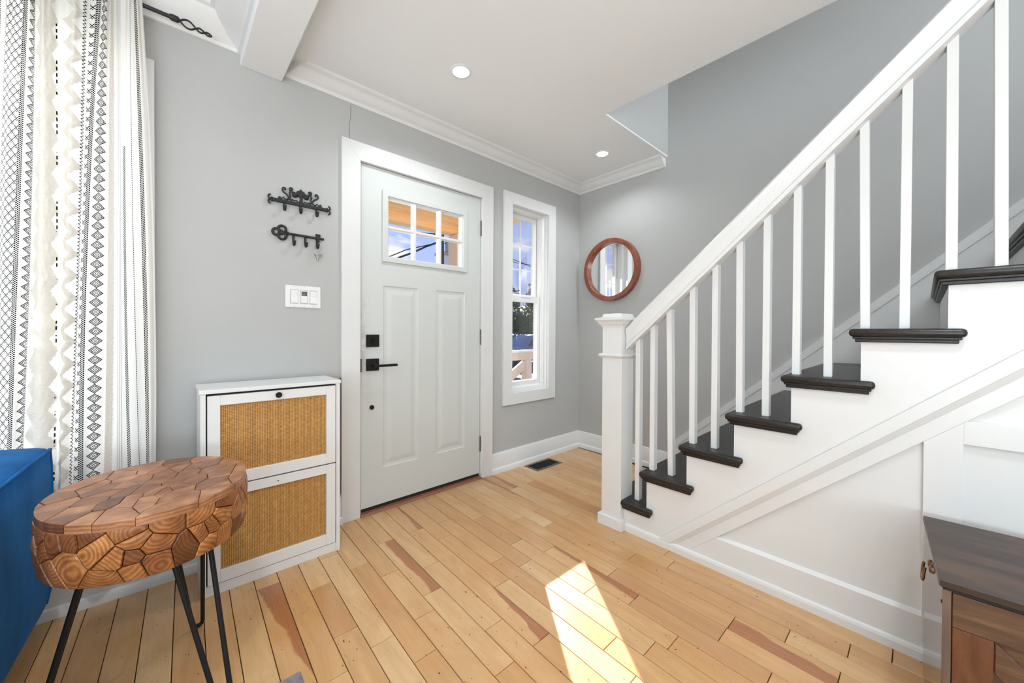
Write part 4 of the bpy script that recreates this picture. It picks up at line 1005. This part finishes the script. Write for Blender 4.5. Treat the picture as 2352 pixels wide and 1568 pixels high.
# utility pole and cables
POLE = mat('weathered_pole', (.07, .075, .085), .9)
UP = thing('utility_pole', (5.95, 12, -.62), 'dark utility pole with crossarm seen through the door pane', 'utility pole')
MB().tube([(5.96, 12, -.62), (5.96, 12, 5.38)], [.13, .10], 12).build('pole', POLE, UP, smooth=50)
MB().box(5.55, 6.5, 11.95, 12.05, 5.02, 5.12).build('crossarm', POLE, UP)
MB().tube([(6.28, 12, 4.55), (6.28, 12, 5.0)], .13, 12).build('transformer', mat('transformer_grey', (.35, .37, .4), .5), UP, smooth=50)
for x in (5.6, 5.85, 6.4): MB().tube([(x, 12, 5.12), (x, 12, 5.24)], .035, 8).build('insulator', POLE, UP)
CAB = mat('black_cable', (.012, .014, .02), .7)
for pts, r, lab in (([(5.62, 12, 5.22), (4.6, 12, 5.12), (3.5, 12, 5.08), (0, 13, 5.4), (-8, 16, 6)], .022, 'black overhead cable highest across the door panes'),
                    ([(5.75, 12, 4.88), (5.2, 12, 4.62), (4.6, 12, 4.28), (3.9, 12, 3.95), (-2, 12.6, 1.6)], .040, 'thick black overhead cable slanting down to the left'),
                    ([(5.35, 12, 4.72), (4.3, 12, 4.35), (3.6, 12, 3.98), (-2, 12.6, 2.2)], .020, 'thin black overhead cable slanting down beside the thick one'),
                    ([(6.1, 12, 5.15), (8, 12, 4.85), (10.3, 12, 4.72), (11.9, 12, 4.45), (16, 13, 4.2)], .022, 'black overhead cable crossing the sidelight window'),
                    ([(6.1, 12, 4.9), (8, 12, 4.72), (10.3, 12, 4.60), (11.9, 12, 4.62), (16, 13, 4.7)], .016, 'thin black overhead cable sagging in the sidelight window')):
    tag(MB().tube(pts, r, 6).build('overhead_cable', CAB), lab, 'cable', 'overhead cables')
# houses
HW = mat('white_siding', (.75, .75, .78), .6); HT_ = mottled('tan_shingles', srgb(214, 176, 138), srgb(190, 150, 112), 3, .8); HG = mat('house_window_glass', (.05, .07, .09), .1)
HS = thing('house', (13.2, 23, -.62), 'white house far behind the utility pole', 'house')
MB().box(10.95, 15.5, 20, 20.8, -.62, 6.3).build('wall', HW, HS)
MB().box(10.9, 15.7, 19.9, 20.9, 6.3, 6.5).build('roof', HT_, HS)
for x in (12.0, 13.8): MB().box(x, x+.9, 19.95, 20.02, 3.0, 4.4).build('window', HG, HS)
HS2 = thing('house', (18.5, 20, -.62), 'low tan-roofed house across the street in the sidelight', 'house')
MB().box(16.5, 23.5, 19, 25, -.62, 2.55).build('wall', mat('tan_siding', srgb(206, 180, 150), .7), HS2)
MB().add([(16.2, 18.5, 2.4), (23.8, 18.5, 2.4), (23.8, 25.5, 2.4), (16.2, 25.5, 2.4), (17.2, 21.5, 3.3), (22.8, 21.5, 3.3)], [(0, 1, 5, 4), (1, 2, 5), (2, 3, 4, 5), (3, 0, 4), (3, 2, 1, 0)]).build('roof', HT_, HS2)
for x in (17.4, 19.6, 21.4): MB().box(x, x+1.0, 18.95, 19.02, .6, 1.9).build('window', HG, HS2)
# trees
def leafmat(n, a, b_):
    m = mottled(n, a, b_, 9, .7); return m
LF = [leafmat('leaves_dark', (.03, .07, .02), (.07, .13, .04)), leafmat('leaves_light', (.08, .13, .05), (.16, .2, .08)), leafmat('leaves_orange', (.28, .16, .03), (.42, .27, .06))]
BK = mat('bark', (.06, .045, .035), .9)
def tree(x, y, zb, h, r, n, li, lab, grp='trees across the street', seed=0, leaf=.16):
    R_ = random.Random(seed)
    T = thing('tree', (x, y, zb), lab, 'tree', grp)
    MB().tube([(x, y, zb), (x+.05, y, zb+h*.4), (x, y, zb+h*.7)], [.14, .1, .05], 8).build('trunk', BK, T, smooth=60)
    mb = MB()
    for _ in range(n):
        while True:
            p = Vector((R_.uniform(-1, 1), R_.uniform(-1, 1), R_.uniform(-1, 1)))
            if .25 < p.length < 1: break
        lump = 1+.28*noise.noise(p*2.3+Vector((seed, 0, 0)))
        c_ = Vector((x, y, zb+h*.66))+Vector((p.x*r, p.y*r, p.z*h*.36))*lump
        a = Vector((R_.gauss(0, 1), R_.gauss(0, 1), R_.gauss(0, 1))).normalized()*leaf; b2 = a.orthogonal().normalized()*leaf*.6
        mb.add([c_-a, c_+b2, c_+a, c_-b2], [(0, 1, 2, 3)])
    tag(mb.build('foliage', LF[li], T), None, kind='stuff')
tree(14.3, 17.2, -.62, 4.9, 1.0, 1400, 0, 'dark green tree at the left edge of the sidelight view', seed=1)
tree(17.3, 17.2, -.62, 5.2, 1.0, 1300, 1, 'paler green tree at the right edge of the sidelight view', seed=2)
tree(11.6, 14.6, -.62, 3.3, .75, 900, 0, 'low dark bushy tree left behind the parked car', seed=3)
tree(14.9, 14.2, -.62, 3.0, .55, 500, 2, 'small orange-leaved tree behind the parked car', seed=4, leaf=.11)
tree(13.2, 14.5, -.62, 2.9, .62, 900, 0, 'low dark shrub in the middle behind the parked car', seed=5)
H = thing('sun_screen', (-2.05, 2.3, -.62), 'added leafy sun screen outside the left window, out of view', 'sun_screen')  # added out of view to keep the sun off the curtain
R_ = random.Random(3); mb = MB()
for _ in range(9500):
    c_ = Vector((R_.uniform(-2.85, -1.2), R_.uniform(2.0, 2.7), R_.uniform(-.6, 3.5))); a = Vector((R_.gauss(0, 1), R_.gauss(0, 1), R_.gauss(0, 1))).normalized()*.07; b2 = a.orthogonal().normalized()*.045
    mb.add([c_-a, c_+b2, c_+a, c_-b2], [(0, 1, 2, 3)])
tag(mb.build('foliage', LF[0], H), None, kind='stuff')
for x in (-2.6, -2.1, -1.6): MB().tube([(x, 2.35, -.62), (x, 2.35, 2.2)], [.05, .02], 8).build('stem', BK, H)

# parked car
CARP = mat('blue_grey_car_paint', (.16, .22, .32), .25, .3, coat=.6); CG = mat('car_glass', (.03, .04, .05), .05); TY = mat('tyre', (.015, .015, .015), .8)
CA = thing('car', (10.9, 11.5, -.62), 'blue-grey car parked in the street beyond the railing', 'car')
side = [(8.7, -.35), (8.65, .05), (8.85, .22), (9.7, .32), (10.25, .86), (10.5, .93), (11.7, .93), (12.2, .86), (12.75, .34), (13.15, .28), (13.2, -.35)]
MB().prism(side, 10.7, 12.4, 'y').build('body', CARP, CA, bevel=.05, seg=2, smooth=40)
MB().prism([(9.95, .36), (10.38, .82), (10.95, .84), (10.95, .36)], 10.68, 12.42, 'y').prism([(11.05, .36), (11.05, .84), (11.75, .82), (12.4, .38)], 10.68, 12.42, 'y').build('side_window', CG, CA)
for x in (9.6, 12.3):
    for y in (10.72, 12.2): MB().lathe([(.2, y-.02), (.32, y), (.32, y+.18), (.2, y+.2)], (x, 0, -.30), 'y', 20).build('wheel', TY, CA, smooth=40)
MB().box(8.62, 8.75, 10.8, 11.1, .0, .12).build('headlight', PLAST, CA)
